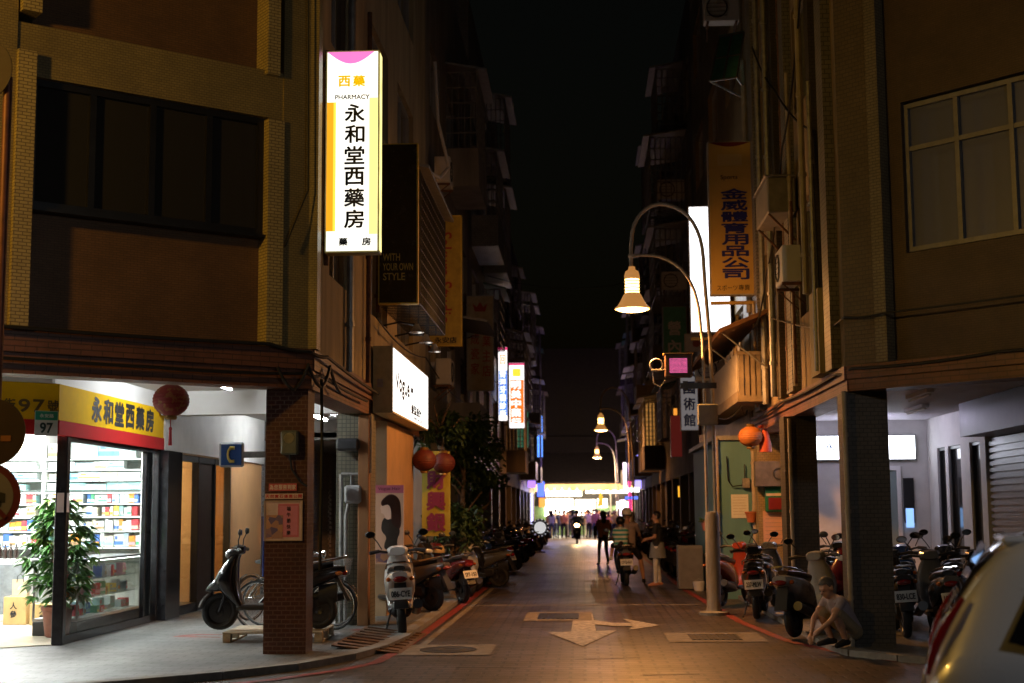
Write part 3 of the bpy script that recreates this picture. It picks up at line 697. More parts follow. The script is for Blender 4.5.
# ------------------------------------------------------------------ street lamps
steel_w = mat('painted_lamp_steel',(.50,.45,.36),.45,.2,var=.3,scale=5)
shade_m=mat('glowing_lamp_shade',(.5,.42,.3),.45,0,var=.1); shade_m.node_tree.nodes['Principled BSDF'].inputs['Emission Color'].default_value=(1,.42,.10,1); shade_m.node_tree.nodes['Principled BSDF'].inputs['Emission Strength'].default_value=.42  # emission put into the shade so the bell looks lit
def street_lamp(label, loc, light_col, power):
    t = thing('street_lamp', label, 'street lamp', loc, 0, 'street lamps along the lane')
    ox, oy = 2.05, 23.0
    def a(px,py): v=atY(px,py,oy); return (v.x-ox, 0, v.z)
    b=MB(); b.lathe([(.24,0),(.24,.05),(.13,.07),(.115,.12),(.115,1.55),(.09,1.62),(0,1.63)],n=18); b.build('pole_base',mat('lamp_base_paint',(.30,.28,.25),.6,var=.6,scale=4,streak=1),t)
    out=[(.055,0,1.55),(.055,0,3.5),(.025,0,4.5)]+[a(*p) for p in ((705,285),(704,270),(703.3,258),(702,247),(700,238),(697,230),(693,222.5),(688,216),(681.5,210.5),(674,207),(666.5,204.6),(659,204),(652,205.6),(646,209),(641,213.4),(637,219),(634,225.5),(632,233),(631,248),(631,262),(631.3,268))]
    b=MB(); b.tube(out,.032,10); b.build('outer_tube',steel_w,t)
    inn=[(-.075,0,1.55),(-.075,0,3.5),(-.085,0,4.4)]+[a(*p) for p in ((701,330),(700,318),(699,309),(697,300),(694.5,291),(691,283),(686.5,275.5),(681,269),(675,264),(668,260),(660.5,257),(653,255.5),(640,255),(631,256))]
    b=MB(); b.tube(inn,.026,10); b.build('inner_tube',steel_w,t)
    b=MB(); b.ell(a(631,256),.05,.05,.05); b.build('clamp',steel_w,t)
    hx = a(632,280)[0]
    b=MB(); b.lathe([(.0,5.62),(.05,5.61),(.06,5.56),(.105,5.53),(.125,5.46),(.125,5.40)],(hx,0,0),n=24)
    b.lathe([(.125,5.17),(.15,5.13),(.19,5.05),(.245,4.96),(.285,4.93),(.285,4.905),(.27,4.905),(.235,4.95),(.17,5.06),(.11,5.16)],(hx,0,0),n=28)
    b.build('lamp_shade',shade_m,t)
    b=MB()
    for k in range(4): b.lathe([(.118,5.376-k*.055),(.133,5.370-k*.055),(.133,5.366-k*.055),(.118,5.358-k*.055)],(hx,0,0),n=24)
    b.build('cooling_ring',steel_w,t)
    b=MB(); b.lathe([(.112,5.16),(.112,5.40)],(hx,0,0),n=24); b.build('glass_collar',emit('lamp_collar_glow',(1,.62,.18),10),t)
    b=MB(); b.lathe([(.262,4.915),(.22,4.885),(.13,4.868),(0,4.86)],(hx,0,0),n=28); b.build('lens',emit('lamp_lens_glow',(1,.66,.24),16),t)
    lamp('lamp_light','SPOT',(hx,0,4.74),power,light_col,t,spot_size=R(166),spot_blend=.35,shadow_soft_size=.12)
    lamp('lamp_light','POINT',(hx,0,4.72),power*.2,light_col,t,shadow_soft_size=.1)
    return t
LC=(1,.40,.10)
L1=street_lamp('nearest curved double tube street lamp with a control box on its post',(2.05,23.0,0),LC,820)
cb=MB(); cb.rbox(-.2,.12,-.16,-.02,3.0,3.34,.015); cb.build('control_box',mat('box_grey_green',(.30,.30,.25),.5,var=.2),L1)
b=MB(); b.box(-.46,.12,-.05,.02,3.6,3.69); b.box(-.42,-.34,-.06,.01,3.58,3.72); b.build('sign_arm',M['dgrey'],L1)
for i,(x,Y,lab) in enumerate(((1.97,58,'second curved street lamp, half way down the lane by the red and white lit signs'),(2.1,88,'third and farthest curved street lamp, tinted violet before the market'))):
    c_=copy_tree(L1,None,(x,Y,0),0,lab)
    for q in c_.children:
        if q.type=='LIGHT': q.data=q.data.copy(); q.data.energy*=(.5,4.5)[i]; q.data.color=((1,.36,.10),(1,.7,.45))[i]
for o in [o for o in COL.objects if o.parent and o.parent.get('category')=='street lamp' and o.parent is not L1 and o.name.split('.')[0] in('control_box','sign_arm')]: bpy.data.objects.remove(o)
# unseen taller lamps: left sodium one assumed from the light, white one added
def added_avenue_lamp(label,loc,rz,power,col):
    t=thing('street_lamp',label,'street lamp',loc,rz)  # both lamps built here are added out of view for their light
    b=MB(); b.lathe([(.2,0),(.2,.04),(.11,.06),(.10,1.2),(.055,8.6)],n=16); b.build('pole',steel_w,t)
    b=MB(); b.tube([(0,0,8.5),(.3,0,8.95),(.9,0,9.15),(1.6,0,9.2)],.04); b.build('arm',steel_w,t)
    b=MB(); b.loft([((1.5,0,9.2),.10,.06,0),((1.8,0,9.2),.16,.09,0),((2.2,0,9.19),.15,.07,0),((2.3,0,9.18),.06,.03,0)],14); b.build('lamp_head',M['galv'],t)
    b=MB(); b.ell((1.9,0,9.13),.24,.12,.07); b.build('lens',emit('added_avenue_lens',(1,.6,.2),12),t)
    lamp('lamp_light','POINT',(1.9,0,8.9),power,col,t,shadow_soft_size=.2); return t
added_avenue_lamp('tall street lamp on the cross street at the left, before the pharmacy corner',(-9.5,8.5,0),R(4),860,(1,.54,.085)).scale=(.74,.74,.74)  # sodium lamp assumed out of frame to light the left facade
added_avenue_lamp('tall white street lamp on the cross street behind the parked car',(6.9,2.6,0),R(178),300,(.92,.96,1)).scale=(.62,.62,.62)  # lamp added out of view for neutral light on the car

# ------------------------------------------------------------------ hanging shop signs
def sign_box(name, label, x0, x1, Y, z0, z1, face, frame, d=.22, group='hanging shop signs', wall=None, fr=.02):
    """a lightbox facing the camera that stands out from a wall; thing > frame, panel, bracket"""
    t=thing(name,label,'sign',((x0+x1)/2,Y,z0),0,group); w=(x1-x0)/2; h=z1-z0
    f=MB(); f.box(-w,w,.004,d,0,h) ; f.build('casing',frame,t)
    p=MB(); p.box(-w+fr,w-fr,-.006,.003,fr,h-fr); p.build('panel',face,t)
    if wall is not None:
        b=MB(); s=1 if wall>0 else -1; xw=wall-(x0+x1)/2
        for z in (.15,h-.15): b.box(min(xw,s*w*.2),max(xw,s*w*.2),d+.003,d+.05,z-.025,z+.025)
        b.box(min(xw-s*.02,xw-s*.08),max(xw-s*.02,xw-s*.08),d+.052,d+.1,-.1,h+.1)
        b.build('bracket',M['rust'],t)
    return t,w,h
def put(t,name,m,items,y=-.010,bold=.0):
    b=MB()
    for (s,cx,cz,w,h) in items: letter(b,s,cx,cz,w,h,y,bold)
    return b.build(name,m,t)
ink=mat('black_ink',(.006,.005,.005),.6,var=0)
# pharmacy sign
t,w,h=sign_box('pharmacy_sign','glowing white vertical pharmacy sign with black brush lettering above the corner',-3.075,-2.415,16.75,4.76,7.27,emit('sign_white',(1,.96,.84),1.5,.22,2.6),mat('sign_casing',(.55,.5,.2),.5),.22,wall=-3.16)
b=MB(); b.box(-w+.02,-w+.10,-.0105,-.0065,.26,h*.74); b.build('side_stripe',emit('stripe_orange',(1,.40,.015),1.15),t)
b=MB(); b.box(-w+.10,-w+.13,-.0105,-.0065,.26,h*.74); b.build('side_stripe',emit('stripe_amber',(1,.66,.06),1.4),t)
b=MB(); b.box(w-.12,w-.02,-.0105,-.0065,.22,h*.76); b.build('side_stripe',emit('stripe_yellow',(1,.84,.22),1.6),t)
b=MB(); vs=[(-w+.02,-.0105,h-.02),(w-.06,-.0105,h-.02)]+[((w-.06)-(2*w-.08)*k/16,-.0105,h-.02-.15*math.sin(math.pi*k/16)) for k in range(1,16)]
b.add(vs,[tuple(range(len(vs)))][0:1]); b.f=[f[::-1] for f in b.f]; b.build('top_arc',emit('arc_magenta',(1,.22,.62),1.1),t)
b=MB(); b.box(w+.001,w+.004,.02,.2,.03,h-.03); b.build('side_panel',emit('sign_side',(1,.88,.32),1.5,.3,3),t)
for i,c in enumerate('永和堂西藥房'): pass
put(t,'lettering',ink,[(c,.03,h*.685-i*.262,.235,.215) for i,c in enumerate('永和堂西藥房')],bold=.02)
put(t,'heading',emit('head_yellow',(1,.58,.0),.9),[('西',-.10,h*.845,.14,.13),('藥',.08,h*.845,.14,.13)],bold=.03)
put(t,'small_text',mat('grey_ink',(.25,.25,.23),.6,var=0),[('PHARMACY',0,h*.765,.42,.055)],bold=.02)
put(t,'small_text',ink,[('藥',-.10,.13,.10,.09),('房',.18,.13,.10,.09)],bold=.03)
# dark fashion sign
t,w,h=sign_box('fashion_sign','dark unlit sign in a thin yellow frame reading WITH YOUR OWN STYLE',-3.08,-2.47,21.3,4.80,7.3,mat('dark_sign_face',(.035,.026,.008),.25),mat('yellow_frame',(.75,.55,.06),.5),.14,wall=-3.16)
put(t,'lettering',mat('dull_gold',(.7,.52,.10),.5),[('WITH',-.10,.72,.26,.11),('YOUR OWN',.0,.57,.46,.11),('STYLE',-.06,.42,.33,.11)],bold=.01)
# big projecting cage of the corner building
b=cage(SLX,5.3,9.3,-.62,.02,4.85,6.95,nx=22,nz=12,r=.010); wbuild(b,'window_grille',M['dgrey'],bl)
wbuild(slab_roof(SLX,5.2,9.4,-.78,.02,7.0),'awning',M['galv'],bl)
# hair salon lightbox along the wall
vb=thing('salon_lightbox','large glowing white salon lightbox with black lettering standing off the left wall','sign',(-2.95,23.35,3.12))
b=MB(); b.box(-.15,.145,-2.4,2.4,0,1.0); b.build('casing',mat('beige_casing',(.50,.43,.22),.5),vb)
SV=Matrix.Translation((.146,0,0))@Matrix.Rotation(R(90),4,'Z')
b=MB(SV); b.box(-2.36,2.36,-.008,.0,.03,.97); b.build('panel',emit('salon_white',(1,.98,.93),2.2),vb)
b=MB(SV); letter(b,'Vogue',-1.3,.47,1.75,.36,-.011,.03); letter(b,'H',-.1,.52,.30,.30,-.011,.03); b.build('lettering',ink,vb)
b=MB(SV); letter(b,'髮型設計',.55,.22,1.5,.15,-.011,.05); letter(b,'HAIR SALON',.75,.09,1.3,.05,-.011,.04); b.build('small_text',ink,vb)
b=MB(); b.box(-.08,.0,-2.43,-2.405,.38,.50); b.build('vent_plate',M['galv'],vb)
for i in range(3):
    t=thing('sign_floodlight','silver floodlight on an arm above the glowing salon lightbox, %s'%('nearest of the three','middle of the three','farthest of the three')[i],'floodlight',(-3.08,21.9+i*1.35,4.55),0,'floodlights above the salon lightbox')
    b=MB(); b.tube([(0,0,0),(.25,0,.05),(.5,0,.0)],.015); b.build('arm',M['black'],t)
    b=MB(); b.lathe([(.03,.14),(.05,.1),(.07,.05),(.12,.0),(.115,.0),(.06,.05)],(.52,0,-.12),n=16); b.build('lamp_shade',mat('silver_shade',(.6,.6,.58),.3,.8),t)
# dim yellow and beige signs
t,w,h=sign_box('shop_sign','unlit yellow vertical sign with red cursive lettering behind the window cage',-3.08,-2.42,28.6,5.0,7.7,mat('sign_dull_yellow',(.5,.36,.05),.5),mat('yellow_frame',(.5,.38,.05),.5),.2,wall=-3.16)
b=MB(); vs,fs=text_raw('Sakura Studio',.01)
x0=min(v[0] for v in vs);x1=max(v[0] for v in vs)
b.add([(-.16+(v[1])*.42,-.010,h-.35-(v[0]-x0)/(x1-x0)*1.9) for v in vs],fs); b.build('lettering',mat('red_ink',(.36,.04,.02),.6,var=0),t)
put(t,'small_text',ink,[('永安店',0,.12,.45,.12)],bold=.02)
t,w,h=sign_box('shop_sign','unlit beige vertical sign with a red crown and two columns of red characters',-3.05,-2.33,37.6,4.85,7.4,mat('sign_beige',(.42,.36,.24),.5),M['galv'],.22,wall=-3.16)
put(t,'lettering',mat('red_ink',(.36,.04,.02),.6,var=0),[(c,-.14,h*.70-i*.40,.22,.30) for i,c in enumerate('金成瓷家')]+[(c,.17,h*.52-i*.40,.22,.30) for i,c in enumerate('業主店')],bold=.01)
b=MB(); b.add([(-.14,-.010,2.12),(.14,-.010,2.12),(.2,-.010,2.34),(.09,-.010,2.24),(0,-.010,2.38),(-.09,-.010,2.24),(-.2,-.010,2.34)],[(0,1,2,3),(0,3,4,5),(0,5,6)]); b.build('crown_emblem',mat('red_ink',(.36,.04,.02),.6,var=0),t)
t,w,h=sign_box('clinic_sign','glowing white and blue vertical sign left of the orange one',-3.06,-2.72,52,4.95,7.68,emit('sign_white2',(1,.96,.95),2.0),M['white'],.2,wall=-3.16)
b=MB(); b.box(-w+.03,w-.02,-.0105,-.0065,.2,h*.68); b.build('blue_field',emit('field_blue',(.06,.22,1),1.3),t)
put(t,'lettering',emit('letter_white',(1,1,1),1.6),[(c,0,h*.63-i*.29,.22,.24) for i,c in enumerate('青洋牙醫診所')],y=-.013,bold=.03)
put(t,'emblem',emit('emblem_orange',(1,.3,.05),1.0),[('回',0,h*.83,.2,.34)],y=-.013,bold=.03)
b=MB(); b.box(-w,w,-.0105,-.0065,h-.12,h-.02); b.build('top_band',emit('band_red',(.9,.04,.2),1.0),t)
t,w,h=sign_box('herbalist_sign','glowing orange vertical sign with white characters and a yellow square',-2.82,-2.22,55,4.85,7.4,emit('sign_white2',(1,.96,.95),2.0),M['white'],.2,wall=-3.16)
b=MB(); b.box(-w+.05,w-.03,-.0105,-.0065,.2,h*.74); b.build('orange_field',emit('field_orange',(1,.16,.01),1.4),t)
put(t,'lettering',emit('letter_white',(1,1,1),1.6),[(c,-.03,h*.66-i*.36,.36,.30) for i,c in enumerate('明美中藥行')],y=-.013,bold=.03)
b=MB(); b.box(-.16,.16,-.0105,-.0065,h*.79,h*.91); b.build('yellow_square',emit('square_yellow',(1,.68,.05),1.3),t)
b=MB(); b.box(-w,w,-.0105,-.0065,h-.1,h-.02); b.build('top_band',emit('band_red',(.9,.04,.2),1.0),t)
# right hand signs
t,w,h=sign_box('sports_sign','yellow vertical sports shop sign with dark blue characters high on the right',2.30,3.08,25.0,5.42,8.2,mat('sign_amber',(.60,.40,.10),.5,var=.1,scale=1.5),mat('grey_casing',(.4,.38,.33),.5),.2,wall=3.2)
put(t,'lettering',mat('navy_ink',(.02,.026,.20),.5,var=0),[(c,.06,h*.655-i*.207,.46,.178) for i,c in enumerate('金威體育用品公司')],bold=.03)
put(t,'small_text',ink,[('Sports',-.02,h*.76,.30,.10),('スポーツ',-.1,.13,.36,.10),('專賣',.2,.13,.2,.10)])
b=MB(); vs=[(-w+.02,-.010,h-.02),(w-.02,-.010,h-.02)]+[((w-.02)-(2*w-.04)*k/12,-.010,h-.02-.08*math.sin(math.pi*k/12)) for k in range(1,12)]
b.add(vs,[tuple(range(len(vs)))[::-1]]); b.build('top_arc',mat('dark_red',(.16,.012,.02),.5,var=0),t)
b=MB(); b.box(-w*.55,w*.55,-.0085,-.0065,h*.84,h*.915); b.build('pale_patch',mat('pale_amber',(.62,.46,.18),.5,var=0),t)
b=MB(); b.box(-w,w+.4,.05,.11,-.16,-.1); b.build('support_bar',mat('amber_steel',(.5,.33,.09),.5),t)
t,w,h=sign_box('blank_lightbox','blank glowing white lightbox behind the yellow sports sign',2.27,3.1,29.3,5.3,7.95,emit('blank_white',(.98,.98,1),3.0),M['white'],.2,wall=3.2)
b=MB(); b.box(-w,w+.3,.02,.08,-.16,-.1); b.box(w+.1,w+.16,.02,.08,-.1,.6); b.build('support_bar',mat('amber_steel',(.5,.33,.09),.5),t)
t,w,h=sign_box('martial_arts_sign','white vertical sign with blue characters behind the lamp post control box',2.62,3.1,38,3.75,5.5,emit('sign_grey_white_glow',(.60,.56,.58),.22),M['galv'],.2,wall=3.2)  # faint emission added to the face, as if backlit
put(t,'lettering',mat('blue_ink',(.04,.06,.32),.5,var=0),[(c,0,h*.90-i*.43,.30,.32) for i,c in enumerate('華國術館')],bold=.02)
t,w,h=sign_box('shop_sign','tall green sign with white characters above the pink display panel',2.40,3.1,41.5,5.95,7.6,mat('sign_green',(.10,.42,.28),.5),M['galv'],.2,wall=3.2)
put(t,'lettering',M['white'],[('營',-.02,1.0,.36,.40),('內',-.02,.45,.36,.40)],bold=.02)
t,w,h=sign_box('poster_board','small pale poster board under the green sign',2.62,3.05,36,5.65,6.1,mat('poster_grey',(.5,.5,.54),.5),M['galv'],.06)
b=MB(); b.lathe([(.0,-.02),(.1,-.02)],(.08,-.012,.2),axis='Y',n=14); b.build('emblem',mat('red_brown',(.3,.06,.05),.5),t)
# pink dot matrix display on the lamp post
t=thing('message_display','brown cased pink dot matrix display on an arm of the nearest lamp post','display',(1.55,22.95,3.79))
b=MB(); b.rbox(-.2,.24,-.0,.2,0,.37,.012); b.build('casing',M['brown'],t)
b=MB(); b.box(-.13,.16,-.006,-.001,.06,.31); b.build('screen',mat('dark_screen',(.03,.01,.02),.4),t)
b=MB()
for i in range(15):
    for k in range(12): b.box(-.125+i*.019,-.112+i*.019,-.0095,-.0065,.066+k*.020,.079+k*.020)
b.build('dot_matrix',emit('pink_dots',(1,.16,.42),1.1),t)
b=MB(); b.tube([(-.2,.05,.12),(-.42,.05,.12)],.018); b.tube([(-.34+.1*math.cos(k*.393),.05,.2+.1*math.sin(k*.393)) for k in range(16)],.014,close=True); b.tube([(-.4,.05,.1),(-.38,.05,-.1),(-.28,.05,-.16),(-.2,.05,-.05)],.01); b.build('camera_arm',M['galv'],t)
b=MB(); b.box(-.22,.26,-.03,.22,.372,.39); b.build('rain_cover',mat('amber_steel',(.5,.33,.09),.5),t)
# lit signs at the far end
def far_sign(label,x0,x1,Y,z0,z1,col,s,txt=None,tc=(1,1,1)):
    t=thing('lit_sign',label,'sign',((x0+x1)/2,Y,z0),0,'small lit signs near the market'); w=(x1-x0)/2;h=z1-z0
    b=MB(); b.box(-w,w,.004,.18,0,h); b.build('casing',M['dgrey'],t)
    b=MB(); b.box(-w+.01,w-.01,-.01,.003,.01,h-.01); b.build('panel',emit('far_%s'%label.split()[0]+str(len(label)),col,s),t)
    if txt: put(t,'lettering',emit('far_letter_%.1f%.1f'%tc[:2],tc,2),[(c,0,h*(1-(i+.5)/len(txt)),w*1.2,h/len(txt)*.7) for i,c in enumerate(txt)],y=-.014,bold=.03)
far_sign('blue tall lit sign high on the left near the market',-2.75,-2.4,86,4.9,7.4,(.10,.30,1),3.0)
far_sign('small blue lit sign low on the left at the end',-2.7,-2.25,84,2.5,3.4,(.12,.2,1),1.6)
far_sign('small orange lit sign hanging under the small blue one at the end',-2.6,-2.2,84.3,1.9,2.45,(1,.33,.04),1.6)
far_sign('pale violet glowing shop pillar sign on the left beside the market',-3.05,-2.9,83,.6,2.7,(.6,.6,1),2.5)
far_sign('pink neon strip on the right before the market',2.45,2.62,78,1.6,4.0,(1,.08,.35),2.6)
far_sign('white lit vertical sign beside the pink neon strip',2.22,2.42,79,2.6,4.3,(1,.85,.95),3.0)
far_sign('violet lit vertical sign right of the pink strip',2.75,3.1,76,2.8,4.6,(.35,.3,1),2.2)
far_sign('small white oval shop sign over the right arcade',2.1,2.75,70,2.55,2.78,(1,1,1),4.0)
far_sign('small white lit plate under the oval shop sign',2.05,2.7,70.5,2.2,2.36,(1,1,1),3.0)
far_sign('red lit shop front panel on the right near the market',2.5,2.75,80,.8,2.5,(1,.05,.1),1.5)
far_sign('amber lit triangular board in the dark right arcade',3.3,3.7,50,2.1,2.5,(1,.45,.03),1.6)
far_sign('amber window sign high on the right wall',3.0,3.14,47,4.3,5.0,(1,.35,.04),1.0)
far_sign('white shop light beyond the oval sign on the right',2.15,2.5,85,1.3,2.3,(1,.95,1),3.0)
lamp('blue_fill','POINT',(-1.9,82,2.6),90,(.25,.3,1),None,shadow_soft_size=.4)  # bare point light added for the blue glow at the lane end
lamp('violet_fill','POINT',(1.4,84,4.2),260,(.5,.25,1),None,shadow_soft_size=.4)  # bare point light added to tint the far lamp post violet
# round lit salon disc standing by the left scooters
t=thing('round_lit_sign','round glowing white disc sign with bulbs round its rim, left near the market','sign',(-1.75,58,0))
b=MB(); b.cyl((0,0,0),(0,0,.7),.03); b.box(-.2,.2,-.15,.15,0,.04); b.build('stand',M['black'],t)
b=MB(); b.lathe([(0,-.05),(.3,-.05),(.36,-.02),(.36,.06),(0,.06)],(0,0,1.0),axis='Y',n=24); b.build('rim',M['black'],t)
b=MB(); b.lathe([(0,-.058),(.24,-.058)],(0,0,1.0),axis='Y',n=24); b.build('panel',emit('disc_white',(1,1,1),.6),t)
b=MB()
for k in range(14): b.ell((.33*math.cos(k*.449),-.05,1+.33*math.sin(k*.449)),.025,.025,.025,6,5)
b.build('bulb',emit('disc_bulb',(.9,.9,1),.5),t)
ORD=['zeroth','first','second','third','fourth','fifth','sixth','seventh','eighth','ninth','tenth','eleventh','twelfth','thirteenth','fourteenth','fifteenth','sixteenth','seventeenth','eighteenth','nineteenth','twentieth']+['twenty-'+k for k in ('first','second','third','fourth','fifth','sixth','seventh','eighth','ninth')]+['thirtieth']+['thirty-'+k for k in ('first','second','third','fourth','fifth')]
# ------------------------------------------------------------------ pharmacy shopfront
sf=thing('shopfront','glazed pharmacy shopfront with a dark polished corner post and open doorway','shopfront',(-6.47,17.5,PV))
blk=mat('polished_black_frame',(.03,.03,.033),.18,.3,var=.5,scale=7)
b=MB(); b.rbox(-.07,.07,-.06,.06,0,2.62,.01); b.build('corner_post',blk,sf)
b=MB(); b.rbox(-.05,.05,3.86,3.98,0,2.62,.01); b.build('post',blk,sf)
b=MB(); b.box(-.04,.04,.062,3.858,2.50,2.62); b.box(-.05,.05,.062,3.858,0,.10); b.box(-.03,.03,3.3,3.36,.1,2.5); b.build('frame',blk,sf)
b=MB(); b.box(-.004,.004,.07,3.3,.10,2.5); b.box(-.004,.004,3.37,3.85,.10,2.5); b.build('pane',M['g_clear'],sf)
b=MB(); b.box(.072,.076,-.045,.045,1.62,1.86); b.build('notice',mat('notice_pink',(.75,.6,.55),.6,var=.1),sf)
b=MB(); b.box(-.045,.045,-.066,-.0615,1.62,1.86); b.build('notice',mat('notice_pink',(.75,.6,.55),.6,var=.1),sf)
# fascia sign round the corner
SX=Matrix.Translation((.09,.0,0))@Matrix.Rotation(R(90),4,'Z'); SF=Matrix.Rotation(R(39.7),4,'Z')
fs=thing('fascia_sign','long yellow and red pharmacy fascia sign with black brush characters over the shop window','sign',(-6.47,17.4,2.60))
yl=mat('fascia_yellow',(.80,.48,.006),.75,var=.08,spec=.15); rd=mat('fascia_red',(.48,.018,.018),.75,var=.1,spec=.15)
b=MB(SX); b.box(-.35,4.2,0,.08,.2,.64); b.build('panel',yl,fs)
b=MB(SX); b.box(-.35,4.2,-.012,.08,.02,.195); b.build('lower_band',rd,fs)
b=MB(SX)
for i,c in enumerate('永和堂西藥房'): letter(b,c,1.0+i*.46,.42,.36,.31,-.006,.035)
b.build('lettering',ink,fs)
c0=Vector((.09,-.35,0)); SF2=Matrix.Translation(c0)@Matrix.Rotation(R(39.7),4,'Z')
b=MB(SF2); b.box(-5,-.004,.0,.08,.2,.64); b.build('panel',yl,fs)
b=MB(SF2); b.box(-5,-.015,-.012,.08,.02,.195); b.build('lower_band',rd,fs)
b=MB(SF2)
for i,c in enumerate('街97號'): letter(b,c,-.60+i*.175,.36,.13,.15,-.006,.02)
b.build('lettering',mat('brown_ink',(.12,.07,.01),.5,var=0),fs)
hp=thing('house_number_plate','small white and green house number plate reading 97 on the yellow fascia corner','sign',(-6.38,17.05,2.62))
hp.rotation_euler=(0,0,R(39.7))
b=MB(); b.box(-.30,-.02,-.035,-.025,-.02,.28); b.build('plate',mat('plate_white',(.7,.72,.68),.4,var=.1),hp)
b=MB(); b.box(-.295,-.025,-.038,-.0355,.17,.275); b.build('green_band',mat('plate_green',(.02,.28,.17),.4,var=.1),hp)
b=MB(); letter(b,'97',-.16,.075,.15,.12,-.038,.02); b.build('lettering',mat('plate_digit',(.02,.06,.05),.5,var=0),hp)
b=MB(); letter(b,'永安路',-.16,.222,.17,.045,-.0405,.01); b.build('small_text',M['white'],hp)
# the room
rm=thing('shop_room','bright white pharmacy interior with cream floor behind the glass','shop interior',(-8.0,19.5,PV))
b=MB(); b.box(-14,-6.5,22.3,22.4,.0,3.25); b.box(-10.2,-10.1,16,22.3,.0,3.25); wbuild(b,'wall',M['white'],rm)
b=MB(); b.prism([(-6.55,17.55),(-6.55,22.29),(-10.09,22.29),(-10.09,14.6)],3.16,3.24); wbuild(b,'ceiling',M['white'],rm)
b=MB(); b.prism([(-6.52,17.45),(-6.52,22.29),(-10.09,22.29),(-10.09,14.5)],PV+.001,PV+.012); wbuild(b,'floor',mat('cream_floor',(.60,.54,.42),.18,var=.1,scale=2),rm)
b=MB(); b.box(-6.72,-6.54,21.45,22.29,.0,3.15); wbuild(b,'end_wall',M['white'],rm)
tube_e=emit('shop_tube',(.95,.99,.97),125)
for i,(x,y) in enumerate(((-7.3,18.6),(-7.3,20.6),(-8.6,17.6),(-8.6,19.6),(-8.6,21.3))):
    t=thing('ceiling_light','white fluorescent ceiling light in the pharmacy, %s'%('over the glass counter near the corner post','over the far end of the glass counter','nearest the open doorway','in the middle of the room','close to the back shelves')[i],'ceiling light',(x,y,3.155),0,'fluorescent lights in the pharmacy')
    b=MB(); b.box(-.2,.2,-.62,.62,-.05,0); b.build('housing',M['white'],t)
    b=MB(); b.box(-.17,.17,-.6,.6,-.062,-.051); b.build('diffuser',tube_e,t)
# wall shelves
SHZ=[2.52,2.35,2.19,2.03,1.83,1.63,1.41,1.16,.92]
sh=thing('shelving_unit','white wall shelving full of medicine boxes at the back of the pharmacy','shelving',(-8.0,22.0,PV))
b=MB()
for x in (-9.9,-8.35,-6.76): b.box(x-.02,x+.02,21.75,22.28,.07,2.95)
wbuild(b,'upright',M['white'],sh)
for z in SHZ:
    b=MB(); th=.045 if abs(z-2.03)<.01 else .018; b.box(-9.875,-8.372,21.72,22.27,z-th,z); b.box(-8.328,-6.782,21.72,22.27,z-th,z); wbuild(b,'shelf',glass('opal_shelf_glass',(.95,1,.98),.6,.1,.45,(.75,.8,.78),True),sh)
for z in SHZ[:8]+[2.93]:
    b=MB(); zz=z-(.045 if abs(z-2.03)<.01 else .018); b.box(-9.86,-8.38,21.73,21.75,zz-.008,zz-.001); b.box(-8.32,-6.79,21.73,21.75,zz-.008,zz-.001); wbuild(b,'added_shelf_light',emit('added_led',(.95,1,.98),9),sh)  # glowing strips added to brighten the shelves
b=MB(); b.box(-9.87,-6.79,22.272,22.29,.5,2.9); wbuild(b,'back_panel',M['offwhite'],sh)
MC={n:mat('carton_'+n,c,.45,var=.1,scale=20) for n,c in dict(white=(.78,.8,.8),teal=(.30,.55,.55),pale_blue=(.5,.64,.78),blue=(.06,.16,.5),cream=(.72,.66,.5),orange=(.75,.28,.04),yellow=(.78,.6,.08),red=(.6,.05,.06),green=(.1,.4,.2),pink=(.72,.35,.42),grey=(.42,.44,.46),brown=(.32,.2,.1)).items()}
BOXM={}
def carton(w,d,h,cname,bname):
    k=(round(w,2),round(d,2),round(h,2),cname,bname)
    if k not in BOXM:
        b=MB(); b.box(-w/2,w/2,0,d,0,h); b.mi=1; b.box(-w/2+.001,w/2-.001,-.002,.0,h*.12,h*.42)
        if w>.1: b.box(-w*.4,-w*.12,-.0025,.0,h*.55,h*.82)
        BOXM[k]=b.mesh('medicine_box',[MC[cname],MC[bname]])
    return BOXM[k]
r=random.Random(5)
for si,z in enumerate(SHZ[:8]):
    for bay,(xa,xb) in (('left',(-9.3,-8.40)),('right',(-8.30,-6.80))):
        x=xa+.01; k=0; room=(SHZ[si-1]-z if si else .32)-.05
        while True:
            if si<4: w=r.choice((.14,.2,.26,.3,.34)); cn=r.choice(['white','white','white','teal','teal','pale_blue','cream']); bn=r.choice(['blue','pale_blue','white','teal','grey','orange'])
            else: w=r.choice((.05,.06,.08,.1,.14)); cn=r.choice(['white']*9+['orange','yellow','red','blue','green','pink','cream','pale_blue','teal','cream']); bn=r.choice(list(MC)+['white','white','pale_blue','grey'])
            if x+w>xb: break
            h=room*r.uniform(.78,1.0); k+=1
            o=bpy.data.objects.new('medicine_box',carton(w,.16,round(h,2),cn,bn)); COL.objects.link(o); o.location=(x+w/2,21.76+r.uniform(0,.06),z+.0005); o.rotation_euler=(0,0,r.uniform(-.05,.05))
            tag(o,'%s medicine box, %s from the left on the %s shelf down, %s bay'%(cn.replace('_',' '),ORD[k],ORD[si+1],bay),'box','medicine boxes on the pharmacy shelves')
            x+=w+r.uniform(.002,.012)+(r.random()<.05)*.06
